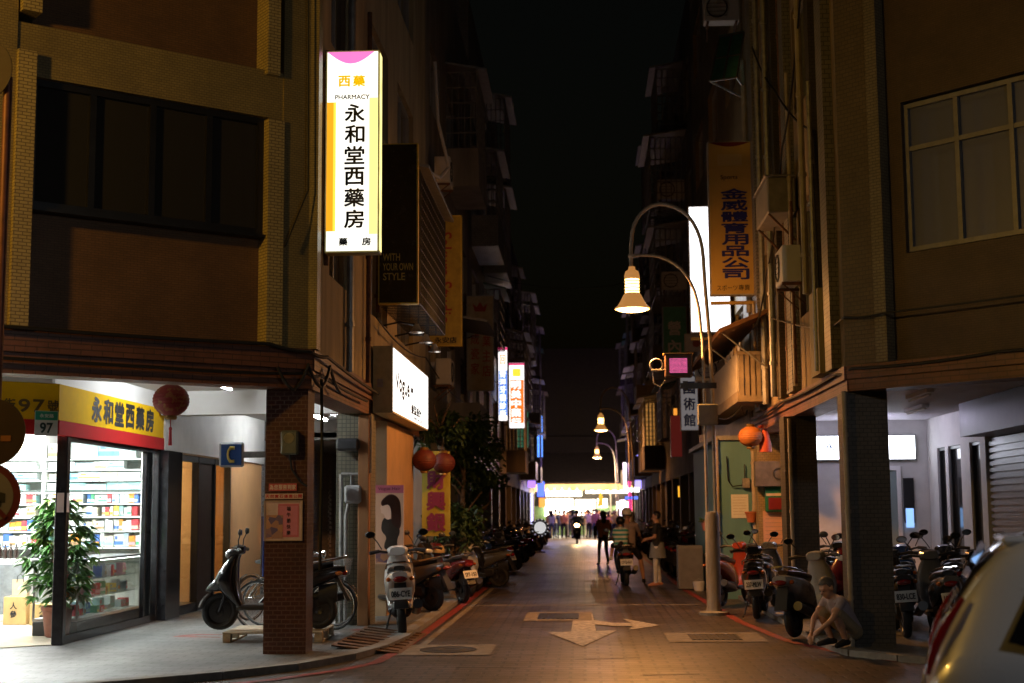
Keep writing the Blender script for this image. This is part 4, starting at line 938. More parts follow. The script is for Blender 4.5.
# glass display counter along the window
dc=thing('display_counter','glass display counter on a black plinth full of small goods behind the shop window','counter',(-6.95,20.0,PV+.012))
b=MB(); b.rbox(-.3,.3,-1.35,1.4,0,.18,.01); b.build('plinth',M['black'],dc)
b=MB(); b.box(-.3,.3,-1.35,1.4,.185,.22); b.build('base',M['offwhite'],dc)
b=MB(); b.rbox(-.32,.32,-1.37,1.42,.96,.99,.006)
for x in (-.29,.29):
    for y in (-1.34,1.39): b.box(x-.012,x+.012,y-.012,y+.012,.22,.96)
b.build('frame',M['steel'],dc)
for z in (.46,.70):
    b=MB(); b.box(-.26,.26,-1.3,1.35,z,z+.008); b.build('shelf',glass('shelf_glass',(.9,.96,.94),1,.02),dc)
b=MB(); b.box(.24,.27,-1.3,1.36,.945,.957); b.build('added_counter_light',emit('added_led',(.95,1,.98),9),dc)  # glowing strip added to brighten the goods in the counter
b=MB(); b.box(.293,.297,-1.33,1.38,.23,.95); b.box(-.28,.28,-1.345,-1.341,.23,.95); b.build('pane',M['g_clear'],dc)
for li,z in enumerate((.221,.469,.709)):
    y=-1.25; k=0
    while y<1.2:
        w=r.choice((.06,.09,.12,.16)); h=r.uniform(.06,.19); cn=r.choice(['white','teal','orange','yellow','blue','green','red','pink','grey','pale_blue']); k+=1
        o=bpy.data.objects.new('medicine_box',carton(w,.12,round(h,2),cn,r.choice(list(MC)))); COL.objects.link(o)
        o.location=(-6.95+r.uniform(.02,.18),20.0+y+w/2,PV+.012+z+.0005); o.rotation_euler=(0,0,R(90)+r.uniform(-.3,.3))
        tag(o,'%s carton, %s from the near end on the %s level of the glass counter'%(cn.replace('_',' '),ORD[k],('bottom','middle','upper')[li]),'box','goods in the glass counter')
        y+=w+r.uniform(.02,.12)
t=thing('white_counter','plain white service counter with a dark opening, left inside the pharmacy','counter',(-8.35,18.6,PV+.012))
b=MB(); b.rbox(-.55,.05,-.3,.3,0,1.28,.01); b.build('cabinet',M['white'],t)
b=MB(); b.box(-.45,-.02,-.306,-.301,.08,.70); b.build('opening',M['black'],t)
t=thing('low_cabinet','low grey cabinet below the shelves carrying dark bottles','cabinet',(-8.6,21.45,PV+.012))
b=MB(); b.rbox(-.75,.25,-.2,.2,.0,.92,.01); b.build('carcass',M['offwhite'],t)
b=MB(); b.box(-.7,-.26,-.205,-.201,.1,.84); b.box(-.24,.2,-.205,-.201,.1,.84); b.build('door',mat('cabinet_glass',(.2,.22,.23),.15,var=.4),t)
bm=MB(); bm.lathe([(0,0),(.033,0),(.035,.01),(.035,.12),(.03,.15),(.012,.175),(.011,.22),(0,.222)],n=12); bme=bm.mesh('bottle',mat('dark_bottle',(.02,.012,.01),.1,var=0))
for i in range(7):
    o=bpy.data.objects.new('bottle',bme); COL.objects.link(o); o.location=(-9.1+i*.085,21.38,PV+.932); tag(o,'dark glass bottle on the low cabinet, %s from the left'%ORD[i+1],'bottle','bottles on the low cabinet')
kraft=mat('cardboard',(.50,.33,.13),.8,var=.15)
for i,(x,y,w,h,z,lab) in enumerate(((-8.25,20.7,.34,.40,0,'tall cardboard box with black characters on the pharmacy floor beside the plant'),(-7.78,20.6,.42,.30,0,'low cardboard box partly hidden by the plant leaves in the pharmacy'))):
    t=thing('cardboard_box',lab,'box',(x,y,PV+.012+z))
    b=MB(); b.rbox(-w/2,w/2,-.15,.15,0,h,.006); b.build('carton',kraft,t)
    b=MB(); letter(b,'人參',0,h*.42,.09,h*.6,-.153,.02) if False else [letter(b,c,-.02,h*(.68-.3*j),.1,h*.24,-.153,.02) for j,c in enumerate('人參')]; b.build('lettering',ink,t)
t=thing('gift_bag','small tan paper gift bag standing on the tall cardboard box','bag',(-8.22,20.68,PV+.014+.40))
b=MB(); b.add([(-.11,-.05,0),(.11,-.05,0),(.11,.05,0),(-.11,.05,0),(-.12,-.03,.24),(.12,-.03,.24),(.12,.03,.24),(-.12,.03,.24)],[(0,3,2,1),(0,1,5,4),(1,2,6,5),(2,3,7,6),(3,0,4,7)]); b.build('bag_body',mat('tan_paper',(.55,.42,.26),.7,var=.1),t)
b=MB(); b.tube([(-.05,-.034,.2),(-.04,-.036,.29),(0,-.036,.32),(.04,-.036,.29),(.05,-.034,.2)],.006,6); b.build('handle',M['black'],t)
# red knot ornament
t=thing('knot_ornament','red knotted good luck ornament with a long tassel hanging in the pharmacy doorway','ornament',(-8.0,18.3,2.15)); rc=mat('red_cord',(.6,.02,.03),.6,var=.1)
b=MB()
for k in range(3): b.tube([(.10*math.cos(a*.524)*(1 if k!=1 else .6),-.01*k,.42+.12*math.sin(a*.524)*(1 if k!=2 else .6)) for a in range(12)],.018,6,close=True)
b.cyl((0,0,.54),(0,0,.95),.008,n=6); b.ell((0,-.02,.42),.05,.02,.05); b.build('knot',rc,t)
b=MB(); b.cyl((0,0,.3),(0,0,.26),.03,.035,8); b.cyl((0,0,.26),(0,0,-.35),.03,.04,8); b.build('tassel',rc,t)
# ------------------------------------------------------------------ potted money tree behind the window
leafm=mat('glossy_leaf',(.07,.21,.035),.35,var=.55,scale=5); leafm2=mat('young_leaf',(.16,.28,.05),.4,var=.3,scale=5)
t=thing('potted_plant','tall leafy potted tree with drooping palmate leaves behind the pharmacy window corner','plant',(-6.86,18.5,PV+.012))
b=MB(); b.lathe([(0,.01),(.13,0),(.15,.02),(.19,.34),(.21,.35),(.21,.40),(.185,.40),(.17,.33),(0,.33)],n=22); b.build('pot',mat('terracotta',(.22,.075,.045),.6,var=.3),t)
b=MB(); b.tube([(0,0,.3),(.02,.01,.7),(-.02,0,1.1),(.01,.02,1.5)],[.035,.03,.022,.01]); b.tube([(0,0,.3),(-.05,.03,.7),(-.12,.04,1.2)],[.03,.02,.01]); b.tube([(0,0,.3),(.06,-.03,.8),(.14,.0,1.25)],[.03,.02,.01]); b.build('trunk',mat('bark',(.12,.08,.045),.9,var=.4,bump=.4),t)
r=random.Random(3); b=MB()
def leaf(b,base,d,ln,w,up=Vector((0,0,1))):
    d=d.normalized(); s=d.cross(up); s=s.normalized() if s.length>1e-3 else Vector((1,0,0)); nn=s.cross(d)
    p=[base, base+d*ln*.3+s*w*.38+nn*.015, base+d*ln*.62+s*w*.5, base+d*ln-Vector((0,0,ln*.18)), base+d*ln*.62-s*w*.5, base+d*ln*.3-s*w*.38+nn*.015, base+d*ln*.5-nn*.012]
    b.add(p,[(0,1,6),(1,2,6),(2,3,6),(3,4,6),(4,5,6),(5,0,6)],True)
for i in range(130):
    a=r.uniform(0,6.283); z=r.uniform(.5,1.78); rad=(.37 if z<1.25 else .37*(2.0-z)/.75)*math.sqrt(r.random())+.05
    c=Vector((rad*math.cos(a),rad*math.sin(a)*.8,z)); b.mi=1 if r.random()<.2 else 0
    for k in range(6):
        aa=a+(k-2.5)*.6+r.uniform(-.2,.2); leaf(b,c,Vector((math.cos(aa),math.sin(aa),r.uniform(-.75,.15))),r.uniform(.15,.25),r.uniform(.045,.075))
b.build('foliage',[leafm,leafm2],t)

# ------------------------------------------------------------------ left arcade: lights, lanterns, sign boards, meters
for i,(x,y) in enumerate(((-5.0,19.4),(-4.9,26.4),(-9.0,14.6))):
    t=thing('tube_light','white fluorescent tube under the left arcade ceiling, %s'%('nearest the pharmacy','far end by the grey roller shutter','over the pavement left of the shop')[i],'tube light',(x,y,3.485),0,'tube lights in the left arcade')
    b=MB(); b.box(-.05,.05,-.62,.62,-.05,0); b.build('fitting',M['white'],t)
    b=MB(); b.cyl((0,-.6,-.075),(0,.6,-.075),.018,n=8); b.build('tube',emit('arcade_tube',(.93,.97,1),(290)),t)
def lantern(label,loc,rr,m,tassel=True,sq=.92):
    t=thing('paper_lantern',label,'lantern',loc,0,'red paper lanterns')
    b=MB(); prof=[]; n=24
    for i in range(n+1):
        a=-1.25+2.5*i/n; prof.append((rr*math.cos(a)*(1+.035*(i%2)),rr*sq*math.sin(a)))
    b.lathe(prof,n=24); b.build('shade',m,t)
    b=MB(); zt=rr*sq*math.sin(1.25)
    for s in (-1,1):
        b=MB(); b.lathe([(0,s*zt),(rr*.34,s*zt),(rr*.36,s*(zt+.03)),(rr*.3,s*(zt+.045)),(0,s*(zt+.045))],n=18)
        b.build('collar',mat('dark_gold',(.28,.16,.04),.4,.5),t)
    b=MB(); b.cyl((0,0,zt),(0,0,zt+.3),.006,n=5); b.build('cord',M['cable'],t)
    if tassel:
        b=MB(); b.cyl((0,0,-zt-.04),(0,0,-zt-.14),.006,n=5); b.ell((0,0,-zt-.16),.022,.022,.03,8,6); b.cyl((0,0,-zt-.18),(0,0,-zt-.36),.018,.024,8); b.build('tassel',rc,t)
    return t
def lantern_mat(name,c1,c2):
    m=mat(name,c1,.6,var=0); n=m.node_tree.nodes; l=m.node_tree.links; p=n['Principled BSDF']
    tc=n.new('ShaderNodeTexCoord'); v=n.new('ShaderNodeTexNoise'); v.inputs['Scale'].default_value=14; v.inputs['Detail'].default_value=3; l.new(tc.outputs['Object'],v.inputs['Vector'])
    cr=n.new('ShaderNodeValToRGB'); cr.color_ramp.elements[0].position=.54; cr.color_ramp.elements[1].position=.6; cr.color_ramp.elements[0].color=(*c1,1); cr.color_ramp.elements[1].color=(*c2,1)
    l.new(v.outputs['Fac'],cr.inputs[0]); l.new(cr.outputs[0],p.inputs['Base Color']); return m
lantern('dark red paper lantern with faded gold pattern in front of the yellow fascia',(-4.98,17.0,3.02),.215,lantern_mat('lantern_red_gold',(.22,.014,.009),(.26,.085,.018)))
t=thing('phone_sign','blue square telephone sign with a yellow handset on an arm from the brick pier','sign',(-4.62,18.6,2.42))
b=MB(); b.rbox(-.15,.15,-.04,.04,-.15,.15,.02); b.build('panel',mat('sign_blue',(.04,.12,.42),.4,var=.1),t)
b=MB(); b.rbox(-.165,.165,-.033,.033,-.165,.165,.02); b.build('rim',mat('pale_rim',(.5,.55,.6),.5,var=.1),t)
b=MB(); b.tube([(.045,-.05,.085),(-.005,-.05,.09),(-.035,-.05,.05),(-.042,-.05,0),(-.035,-.05,-.05),(-.005,-.05,-.09),(.045,-.05,-.085)],[.022,.024,.017,.015,.017,.024,.022],8); b.build('handset_symbol',mat('symbol_yellow',(.75,.6,.15),.5,var=0),t)
b=MB(); b.box(.15,.98,-.02,.02,-.04,.04); b.build('arm',M['galv'],t)
# payphone hood below: blue board at the pier
t=thing('phone_booth','dark blue payphone hood on a post behind the brick pier','phone booth',(-3.92,18.95,PV))
b=MB(); b.rbox(-.35,.1,-.03,.03,.75,1.55,.01); b.build('side_panel',mat('booth_blue',(.012,.025,.13),.4,var=.2),t)
b=MB(); b.box(-.37,-.33,-.02,.45,.75,1.55); b.build('side_panel',M['brown'],t)
b=MB(); b.cyl((0,.2,0),(0,.2,.9),.04); b.build('post',M['dgrey'],t)
b=MB(); b.rbox(-.28,.06,.2,.42,.85,1.35,.02); b.build('telephone',M['dgrey'],t)
# notices on the pier
def notice(name,label,x0,x1,z0,z1,Y,m,parts=(),grp='notices on the brick pier'):
    t=thing(name,label,'notice',((x0+x1)/2,Y,(z0+z1)/2),0,grp); w=(x1-x0)/2;h=(z1-z0)/2
    b=MB(); b.box(-w,w,-.012,0,-h,h); b.build('sheet',m,t); return t,w,h
PY=16.315
P=lambda px,py: atY(px,py,PY)
a,c=P(269,491),P(297,483.5); t,w,h=notice('notice','small red notice strip with pale characters, topmost on the brick pier',a.x,c.x,a.z,c.z,PY,mat('notice_red',(.55,.10,.09),.6,var=.1))
b=MB(); [letter(b,ch,-w*.8+i*w*.32,0,w*.27,h*1.3,-.014,.02) for i,ch in enumerate('為您服務到家')]; b.build('lettering',mat('pale_ink',(.75,.6,.5),.6,var=0),t)
a,c=P(265,499),P(303,493.5); t,w,h=notice('notice','pale strip with red characters just above the pink poster on the brick pier',a.x,c.x,a.z,c.z,PY,mat('notice_pale',(.68,.52,.42),.6,var=.1))
b=MB(); [letter(b,ch,-w*.86+i*w*.245,0,w*.2,h*1.3,-.014,.02) for i,ch in enumerate('天然寶石優惠公開')]; b.build('lettering',mat('red_ink2',(.5,.03,.03),.6,var=0),t)
a,c=P(264,541),P(303,500.5); t,w,h=notice('poster','pink festival greeting poster in a clear frame on the brick pier',a.x,c.x,a.z,c.z,PY,mat('poster_ground',(.62,.45,.40),.5,var=.2))
b=MB(); b.box(-w*.28,w*.82,-.0145,-.0125,-h*.82,h*.85); b.build('pink_sheet',mat('poster_pink',(.62,.20,.26),.6,var=.15),t)
b=MB()
for (x0,x1,z0,z1) in ((-w*.25,w*.78,h*.76,h*.80),(-w*.25,w*.78,-h*.78,-h*.74),(-w*.25,-w*.22,-h*.74,h*.76),(w*.75,w*.78,-h*.74,h*.76)): b.box(x0,x1,-.0165,-.015,z0,z1)
b.build('border',mat('notice_red',(.55,.10,.09),.6),t)
b=MB(); [letter(b,ch,w*.28,h*(.60-i*.30),w*.2,h*.22,-.017,.01) for i,ch in enumerate('端午節快樂')]; b.build('lettering',ink,t)
pm=mat('poster_photo',(.2,.12,.2),.4,var=0); n_=pm.node_tree.nodes; l_=pm.node_tree.links; vv=n_.new('ShaderNodeTexVoronoi'); vv.inputs['Scale'].default_value=14; tcc=n_.new('ShaderNodeTexCoord'); l_.new(tcc.outputs['Object'],vv.inputs['Vector'])
crr=n_.new('ShaderNodeValToRGB'); crr.color_ramp.elements[0].color=(.05,.06,.2,1); crr.color_ramp.elements[1].color=(.6,.3,.12,1); l_.new(vv.outputs['Color'],crr.inputs[0]); l_.new(crr.outputs[0],n_['Principled BSDF'].inputs['Base Color'])
b=MB(); b.box(-w*.88,-w*.02,-.0185,-.0165,-h*.88,h*.28); b.build('photo',pm,t)
b=MB()
for (x0,x1,z0,z1) in ((-w,w,h*.95,h),(-w,w,-h,-h*.95),(-w,-w*.95,-h*.95,h*.95),(w*.95,w,-h*.95,h*.95)): b.box(x0,x1,-.026,-.0125,z0,z1)
b.build('frame',mat('beige_frame',(.5,.36,.25),.5),t)
t=thing('meter_box','small dark meter box on the upper part of the brick pier','meter',(P(291,443).x,PY,P(291,443).z))
b=MB(); b.rbox(-.1,.1,-.12,0,-.14,.14,.02); b.build('housing',mat('meter_green_grey',(.12,.13,.10),.5,var=.3),t)
b=MB(); b.cyl((0,-.125,.05),(0,-.12,.05),.06,n=18); b.build('dial',M['steel'],t)
b=MB(); b.tube([(0,-.05,-.14),(.02,-.05,-.3),(.12,-.04,-.45),(.2,-.03,-.5)],.012); b.build('cable',M['cable'],t)
t=thing('gas_meter','white water meter with grey pipes on the second arcade column','meter',(-3.30,20.46,1.90))
b=MB(); b.rbox(-.11,.13,-.18,0,-.12,.14,.03); b.build('housing',mat('meter_white',(.42,.43,.43),.4,var=.2),t)
b=MB(); b.cyl((.01,-.19,.0),(.01,-.175,.0),.09,n=20); b.build('dial',M['steel'],t)
b=MB(); b.tube([(-.02,-.06,.12),(-.02,-.06,.3),(.25,-.06,.32),(.25,-.06,1.14)],.028); b.tube([(-.06,-.06,-.1),(-.1,-.06,-.3),(-.1,-.06,-1.8)],.03); b.tube([(-.17,-.06,.3),(-.17,-.06,-1.8)],.03); b.tube([(-.17,-.06,.3),(-.02,-.06,.3)],.03); b.build('pipe',M['galv'],t)
t=thing('security_lamp','dark unlit lamp housing high on the second arcade column','lamp',(-3.36,20.49,2.62))
b=MB(); b.rbox(-.17,.17,-.26,-.05,-.09,.09,.04); b.build('housing',M['dgrey'],t); b=MB(); b.tube([(0,0,.02),(0,-.06,.02)],.03); b.build('arm',M['black'],t)
# hairdresser poster and banner further along
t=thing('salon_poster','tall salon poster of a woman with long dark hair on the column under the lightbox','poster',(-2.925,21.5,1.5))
b=MB(); b.box(-.22,.22,0,.03,-.62,.56); b.build('sheet',emit('poster_cream_glow',(.66,.40,.26),.2),t)  # sheet, band and face emit faintly so the poster looks lit
b=MB(); b.box(-.22,.22,-.004,-.0005,.44,.56); b.build('heading_band',emit('poster_rose_glow',(.6,.16,.22),.16),t)
b=MB(); letter(b,'Vogue Hair',0,.5,.34,.06,-.007); b.build('lettering',ink,t)
def flatshape(nm,m,pts,y):
    pts=smooth_poly([(x,0,z) for x,z in pts]); b=MB(); b.add([(x,y,z) for x,_,z in pts],[tuple(range(len(pts)))]); return b.build(nm,m,t)
flatshape('dress_shape',mat('poster_dress',(.05,.045,.04),.5,var=.3),[(-.10,.06),(-.02,.08),(.07,.02),(.14,-.04),(.17,-.16),(.12,-.24),(.13,-.40),(-.08,-.41),(-.07,-.30),(-.03,-.22),(-.13,-.12)],-.006)
flatshape('face_shape',emit('poster_skin_glow',(.8,.52,.38),.22),[(-.04,.36),(.05,.34),(.06,.2),(.03,.05),(-.05,.04),(-.08,.13),(-.125,.14),(-.12,.19),(-.14,.21),(-.11,.28)],-.0075)
flatshape('hair_shape',mat('hair_brown',(.06,.025,.025),.5,var=.3),[(-.09,.36),(.0,.43),(.10,.41),(.17,.32),(.18,.16),(.19,.02),(.17,-.10),(.10,-.07),(.04,-.02),(.03,.06),(.03,.2),(-.01,.27),(-.06,.26),(-.11,.24),(-.13,.30)],-.009)
b=MB(); b.box(-.2,.2,-.004,-.0005,-.60,-.44); b.build('lower_picture',pm,t)
t=thing('banner','hanging yellow cloth banner with dark red characters beside the salon poster','banner',(-2.78,27.0,1.2))
b=MB(); vs=[];n=8
for i in range(n+1):
    z=1.5-i*1.6/n+.1
    for k in range(7): x=-.27+k*.09; vs.append((x,.015*math.sin(k*1.1+i*.7),z))
b.add(vs,[(i*7+k,(i+1)*7+k,(i+1)*7+k+1,i*7+k+1) for i in range(n) for k in range(6)],True); b.build('cloth',mat('banner_yellow',(.34,.27,.02),.7,var=.15),t)
put(t,'lettering',mat('maroon_ink',(.16,.01,.05),.6,var=0),[(c,0,1.06-i*.40,.34,.33) for i,c in enumerate('財興銀')],y=-.025,bold=.03)
b=MB(); b.cyl((-.3,0,1.62),(.3,0,1.62),.012,n=6); b.build('rod',M['black'],t)
lred=lantern_mat('lantern_red',(.10,.014,.007),(.08,.012,.006))
for i,(x,y,z) in enumerate(((-2.85,25.6,2.52),(-2.6,26.6,2.5))): lantern(('orange red lantern hanging before the yellow banner','darker red lantern just behind the first by the tree')[i],(x,y,z+.06),.215,lred,tassel=False)
lantern('orange red lantern hanging over the dark scooters beyond the tree',(-2.5,38.5,2.5),.22,lred)
# the banner has no glow of its own; the poster's is put into its materials
# ------------------------------------------------------------------ scooters
rubber=mat('tyre_rubber',(.018,.018,.018),.75,var=.3,scale=20)
plast=mat('black_plastic',(.022,.022,.024),.45,var=.2)
seatm=mat('seat_vinyl',(.02,.019,.018),.4,var=.2,scale=12)
rimm=mat('wheel_rim',(.05,.05,.052),.4,.6,var=.2)
chrome=mat('chrome',(.65,.65,.66),.12,1,var=.1)
mirr=mat('mirror_glass',(.8,.8,.82),.03,1,var=0)
taill=mat('tail_lens',(.20,.008,.008),.15,var=0,coat=.5)
amber=mat('amber_lens',(.35,.09,.01),.2,var=0,coat=.5)
headl=mat('head_lens',(.6,.62,.64),.08,var=0,coat=1)
platem=mat('number_plate',(.70,.70,.66),.45,var=.08)
platei=mat('plate_ink',(.02,.02,.02),.5,var=0)
def paint(n,c,rough=.22): return mat('scooter_paint_'+n,c,rough,0,var=.08,scale=3,coat=.7)
SP=dict(black=paint('black',(.012,.012,.014)),white=paint('white',(.72,.72,.70)),red=paint('red',(.35,.02,.015)),darkred=paint('dark_red',(.13,.008,.012)),silver=paint('silver',(.34,.35,.36),.28),
  grey=paint('grey',(.09,.095,.10)),blue=paint('blue',(.02,.05,.16)),orange=paint('orange',(.30,.04,.010)),green=paint('green',(.02,.08,.05)),maroon=paint('maroon',(.10,.006,.014)))
def make_scooter():
    t=thing('scooter','x','scooter',(0,0,0))
    b=MB(); b.loft([((-.04,0,.42),.12,.12,0),((-.16,0,.50),.155,.19,0),((-.38,0,.585),.19,.165,0),((-.62,0,.655),.185,.12,0),((-.82,0,.71),.15,.085,0),((-.95,0,.745),.09,.045,0)],18); b.build('body',SP['black'],t)
    b=MB(); b.loft([((.33,0,.26),.15,.045,R(90)),((.42,0,.38),.17,.08,R(90)),((.50,0,.50),.19,.13,R(90)),((.54,0,.62),.195,.155,R(88)),((.515,0,.74),.18,.13,R(84)),((.47,0,.86),.145,.09,R(80)),((.41,0,.96),.10,.06,R(80))],18)
    b.loft([((.50,0,.63),.17,.13,0),((.64,0,.58),.13,.10,0),((.76,0,.52),.06,.045,0),((.80,0,.50),.02,.015,0)],14); b.build('front_shield',SP['black'],t)
    b=MB(); pts=[]; 
    for k in range(9):
        a=R(15+k*17); pts.append(((.62+.27*math.cos(a),0,.23+.27*math.sin(a)),.075,.018,a))
    b.loft(pts,12,3); b.build('front_fender',SP['black'],t)
    b=MB(); b.rbox(-.16,.40,-.16,.16,.25,.32,.02); b.rbox(-.55,-.1,-.12,.12,.22,.42,.04); b.loft([((-.62,0,.42),.06,.13,0),((-.85,0,.46),.05,.12,0)],10); b.build('footboard',plast,t)
    b=MB(); b.loft([((-.06,0,.695),.08,.03,0),((-.14,0,.735),.13,.05,0),((-.38,0,.765),.15,.055,0),((-.60,0,.795),.14,.055,0),((-.80,0,.825),.07,.03,0)],16); b.build('seat',seatm,t)
    for x in (.62,-.62):
        w=MB(); w.lathe([(0,-.03),(.05,-.045),(.05,-.02),(.14,-.02),(.16,-.045),(.165,0),(.16,.045),(.14,.02),(.05,.02),(.05,.045),(0,.03)],(0,0,0),axis='Y',n=22)
        o=w.build('wheel',rimm,t,(x,0,.23))
        w=MB(); w.lathe([(.158,-.045),(.185,-.055),(.215,-.045),(.23,-.02),(.232,0),(.23,.02),(.215,.045),(.185,.055),(.158,.045)],(0,0,0),axis='Y',n=26); w.build('tyre',rubber,o)
    b=MB(); b.cyl((.62,-.075,.23),(.47,-.06,.66),.022,n=8); b.cyl((.62,.075,.23),(.47,.06,.66),.022,n=8); b.build('fork',plast,t)
    b=MB(); b.tube([(.33,.36,.99),(.36,.24,1.01),(.41,.08,.98),(.41,-.08,.98),(.36,-.24,1.01),(.33,-.36,.99)],.016); 
    for s in (-1,1): b.cyl((.33,s*.36,.99),(.362,s*.235,1.01),.024,n=10); b.cyl((.37,s*.34,1.0),(.42,s*.18,1.01),.006,n=5)
    b.build('handlebar',plast,t)
    b=MB(); b.loft([((.32,0,1.0),.10,.05,0),((.40,0,.995),.14,.075,0),((.50,0,.96),.11,.065,0),((.55,0,.94),.06,.04,0)],16); b.build('handlebar_cover',SP['black'],t)
    b=MB(); b.ell((.53,0,.935),.035,.095,.045,14,8); b.build('headlight',headl,t)
    for s in (-1,1):
        b=MB(); b.tube([(.37,s*.2,1.03),(.37,s*.25,1.12),(.34,s*.31,1.2)],.008,6); b.ell((.34,s*.34,1.225),.022,.068,.045,12,8); m_=b.build('mirror',plast,t)
        b=MB(); b.lathe([(0,0),(.038,0)],(.3165,s*.34,1.225),axis='X',n=14,sx=1.5,sy=1); b.build('mirror_glass',mirr,m_)
    b=MB(); b.ell((-.94,0,.70),.05,.09,.038,14,8); b.build('tail_light',taill,t)
    for s in (-1,1):
        b=MB(); b.ell((-.88,s*.14,.70),.05,.03,.028,10,6); b.build('indicator',amber,t)
        b=MB(); b.ell((.50,s*.155,.74),.035,.02,.03,10,6); b.build('indicator',amber,t)
    b=MB(); b.tube([(-.52,.16,.82),(-.8,.15,.87),(-.97,.07,.90),(-.97,-.07,.90),(-.8,-.15,.87),(-.52,-.16,.82)],.014); b.build('grab_rail',chrome,t)
    b=MB(); b.add([(-.86,-.07,.66),(-.86,.07,.66),(-1.02,.085,.36),(-1.02,-.085,.36),(-.82,-.07,.64),(-.82,.07,.64),(-.98,.085,.35),(-.98,-.085,.35)],[(0,3,2,1),(4,5,6,7),(0,4,7,3),(1,2,6,5),(2,3,7,6),(0,1,5,4)]); b.build('mudguard',plast,t)
    pl=MB(); pl.cbox((-.985,0,.53),(.008,.27,.15),Matrix.Rotation(R(28),3,'Y')); pl.build('license_plate',platem,t)
    b=MB(); b.tube([(-.25,-.15,.26),(-.4,-.17,.27),(-.55,-.18,.30)],.025); b.cyl((-.5,-.19,.295),(-.92,-.20,.40),.055,.06,14); b.build('exhaust',rimm,t)
    b=MB(); b.tube([(-.1,.13,.25),(-.12,.2,.03),(-.2,.22,.01)],.012); b.build('side_stand',plast,t)
    return t
PROTO=make_scooter(); used_proto=[False]
PL_T=Matrix.Translation((-.985,0,.53))@Matrix.Rotation(R(28),4,'Y')@Matrix.Rotation(R(-90),4,'Z')
PLT={}
def scooter(x,y,deg,col,label,plate=None,z=PV,group='scooters parked along the lane',lean=4,seatcol=None):
    t=copy_tree(PROTO)
    t.location=(x,y,z); t.rotation_euler=(R(-lean),0,R(deg)); t['label']=label; t['group']=group
    for c in list(t.children):
        n=c.name.split('.')[0]
        if n in('body','front_shield','front_fender','handlebar_cover'): recolor(c,SP[col])
        if n=='seat' and seatcol: recolor(c,seatcol)
        if n=='license_plate' and not plate: bpy.data.objects.remove(c); continue
        if n=='license_plate' and plate:
            b=MB(PL_T); letter(b,plate,0,-.005,.22,.075,-.0065,.03); b.build('lettering',platei,c)
    return t
# left row, rears towards the lane
scooter(-2.52,19.85,98,'white','white scooter with its rear and number plate facing the camera by the left kerb','086-CYE',z=.01,lean=3).scale=(1.1,1.1,1.1)
scooter(-3.05,22.2,-62,'black','black scooter in the shade between the white and the dark red scooters, nearest the column','',lean=6)
scooter(-3.0,23.6,150,'grey','dark grey scooter under the salon poster behind the white scooter','')
scooter(-3.0,24.9,-58,'black','black scooter half hidden left of the dark red scooter','')
scooter(-2.52,26.6,122,'darkred','dark red scooter carrying a cream helmet on its seat, plate turned to the lane','SP7-150',z=.01)
scooter(-2.55,28.4,-60,'silver','grey silver scooter with its rounded front turned to the lane','',z=.01)
leftspec=[(30.0,125,'black'),(31.3,132,'grey'),(32.5,120,'black'),(33.8,128,'blue'),(35.0,118,'darkred'),(36.6,126,'black'),(38.2,130,'grey'),(40.0,122,'black'),(41.8,125,'silver'),(43.6,130,'black'),(45.6,120,'red'),(47.5,128,'black'),(49.6,125,'grey'),(51.8,130,'black'),(54.0,122,'blue'),(56.4,128,'black'),(59,125,'silver'),(62,128,'black'),(65,122,'grey'),(69,128,'black')]
for i,(Y,a,c) in enumerate(leftspec):
    scooter(-2.55+.12*math.sin(i*2.1),Y,(a+28 if i%3==1 else -58)+8*math.sin(i*1.3),c,'%s scooter in the left row, %s behind the silver one'%({'darkred':'dark red'}.get(c,c),ORD[i+1]),('NKP-%03d'%(311+i*37)) if i in(4,) else '',z=.03)
# helmet on the dark red scooter
def helmet(label,loc,m,rz=0,rx=0):
    t=thing('helmet',label,'helmet',loc,rz)
    b=MB(); n=9; b.lathe([(.125*math.cos(a),.13*math.sin(a)) for a in [R(-25+115*k/n) for k in range(n+1)]],n=20,sx=1.12); b.build('shell',m,t)
    b=MB(); b.lathe([(.127,-.055),(.133,-.05),(.133,-.04),(.127,-.035)],n=20,sx=1.12); b.build('trim',plast,t)
    b=MB(); b.ell((.12,0,-.02),.07,.10,.012,12,6); b.build('peak',m,t)
    return t
helmet('cream open face helmet resting on the dark red scooter seat',(-2.74,26.95,.93),mat('helmet_cream',(.6,.45,.22),.25,var=.05,coat=.6),1.2)
helmet('white helmet resting on a scooter in the left row beyond the tree',(-2.6,36.8,.92),mat('helmet_white',(.75,.75,.75),.25,var=.05,coat=.6),1)
# right row
scooter(2.62,25.2,62,'orange','orange red scooter standing right behind the nearest lamp post','',z=.03)
scooter(2.66,22.35,82,'black','black scooter with plate facing the camera beside the nearest lamp post','237-MLW',z=.03,lean=3)
scooter(3.0,23.6,75,'grey','dark scooter with a shiny bar end behind the black plated one on the right','',lean=2)
scooter(3.0,19.2,60,'silver','silver scooter with a large red tail light just left of the squatting man','',z=.03,lean=5,seatcol=mat('seat_brown',(.10,.05,.025),.4,var=.2))
scooter(3.72,20.35,-118,'maroon','maroon scooter with a tall leg shield behind the squatting man','',lean=4)
for i,(Y,a,c) in enumerate(((34.3,60,'black'),(35.6,52,'grey'),(36.9,58,'black'),(38.6,55,'darkred'),(40.5,60,'black'),(42.6,52,'silver'),(45,58,'black'),(48,55,'grey'),(51,60,'black'),(54.5,55,'blue'),(58,58,'black'),(62,55,'black'),(67,55,'grey'))):
    scooter(2.65+.1*math.sin(i*1.7),Y,a,c,'%s scooter in the far right row, %s beyond the white cabinet'%({'darkred':'dark red'}.get(c,c),ORD[i+1]),'',z=.03)
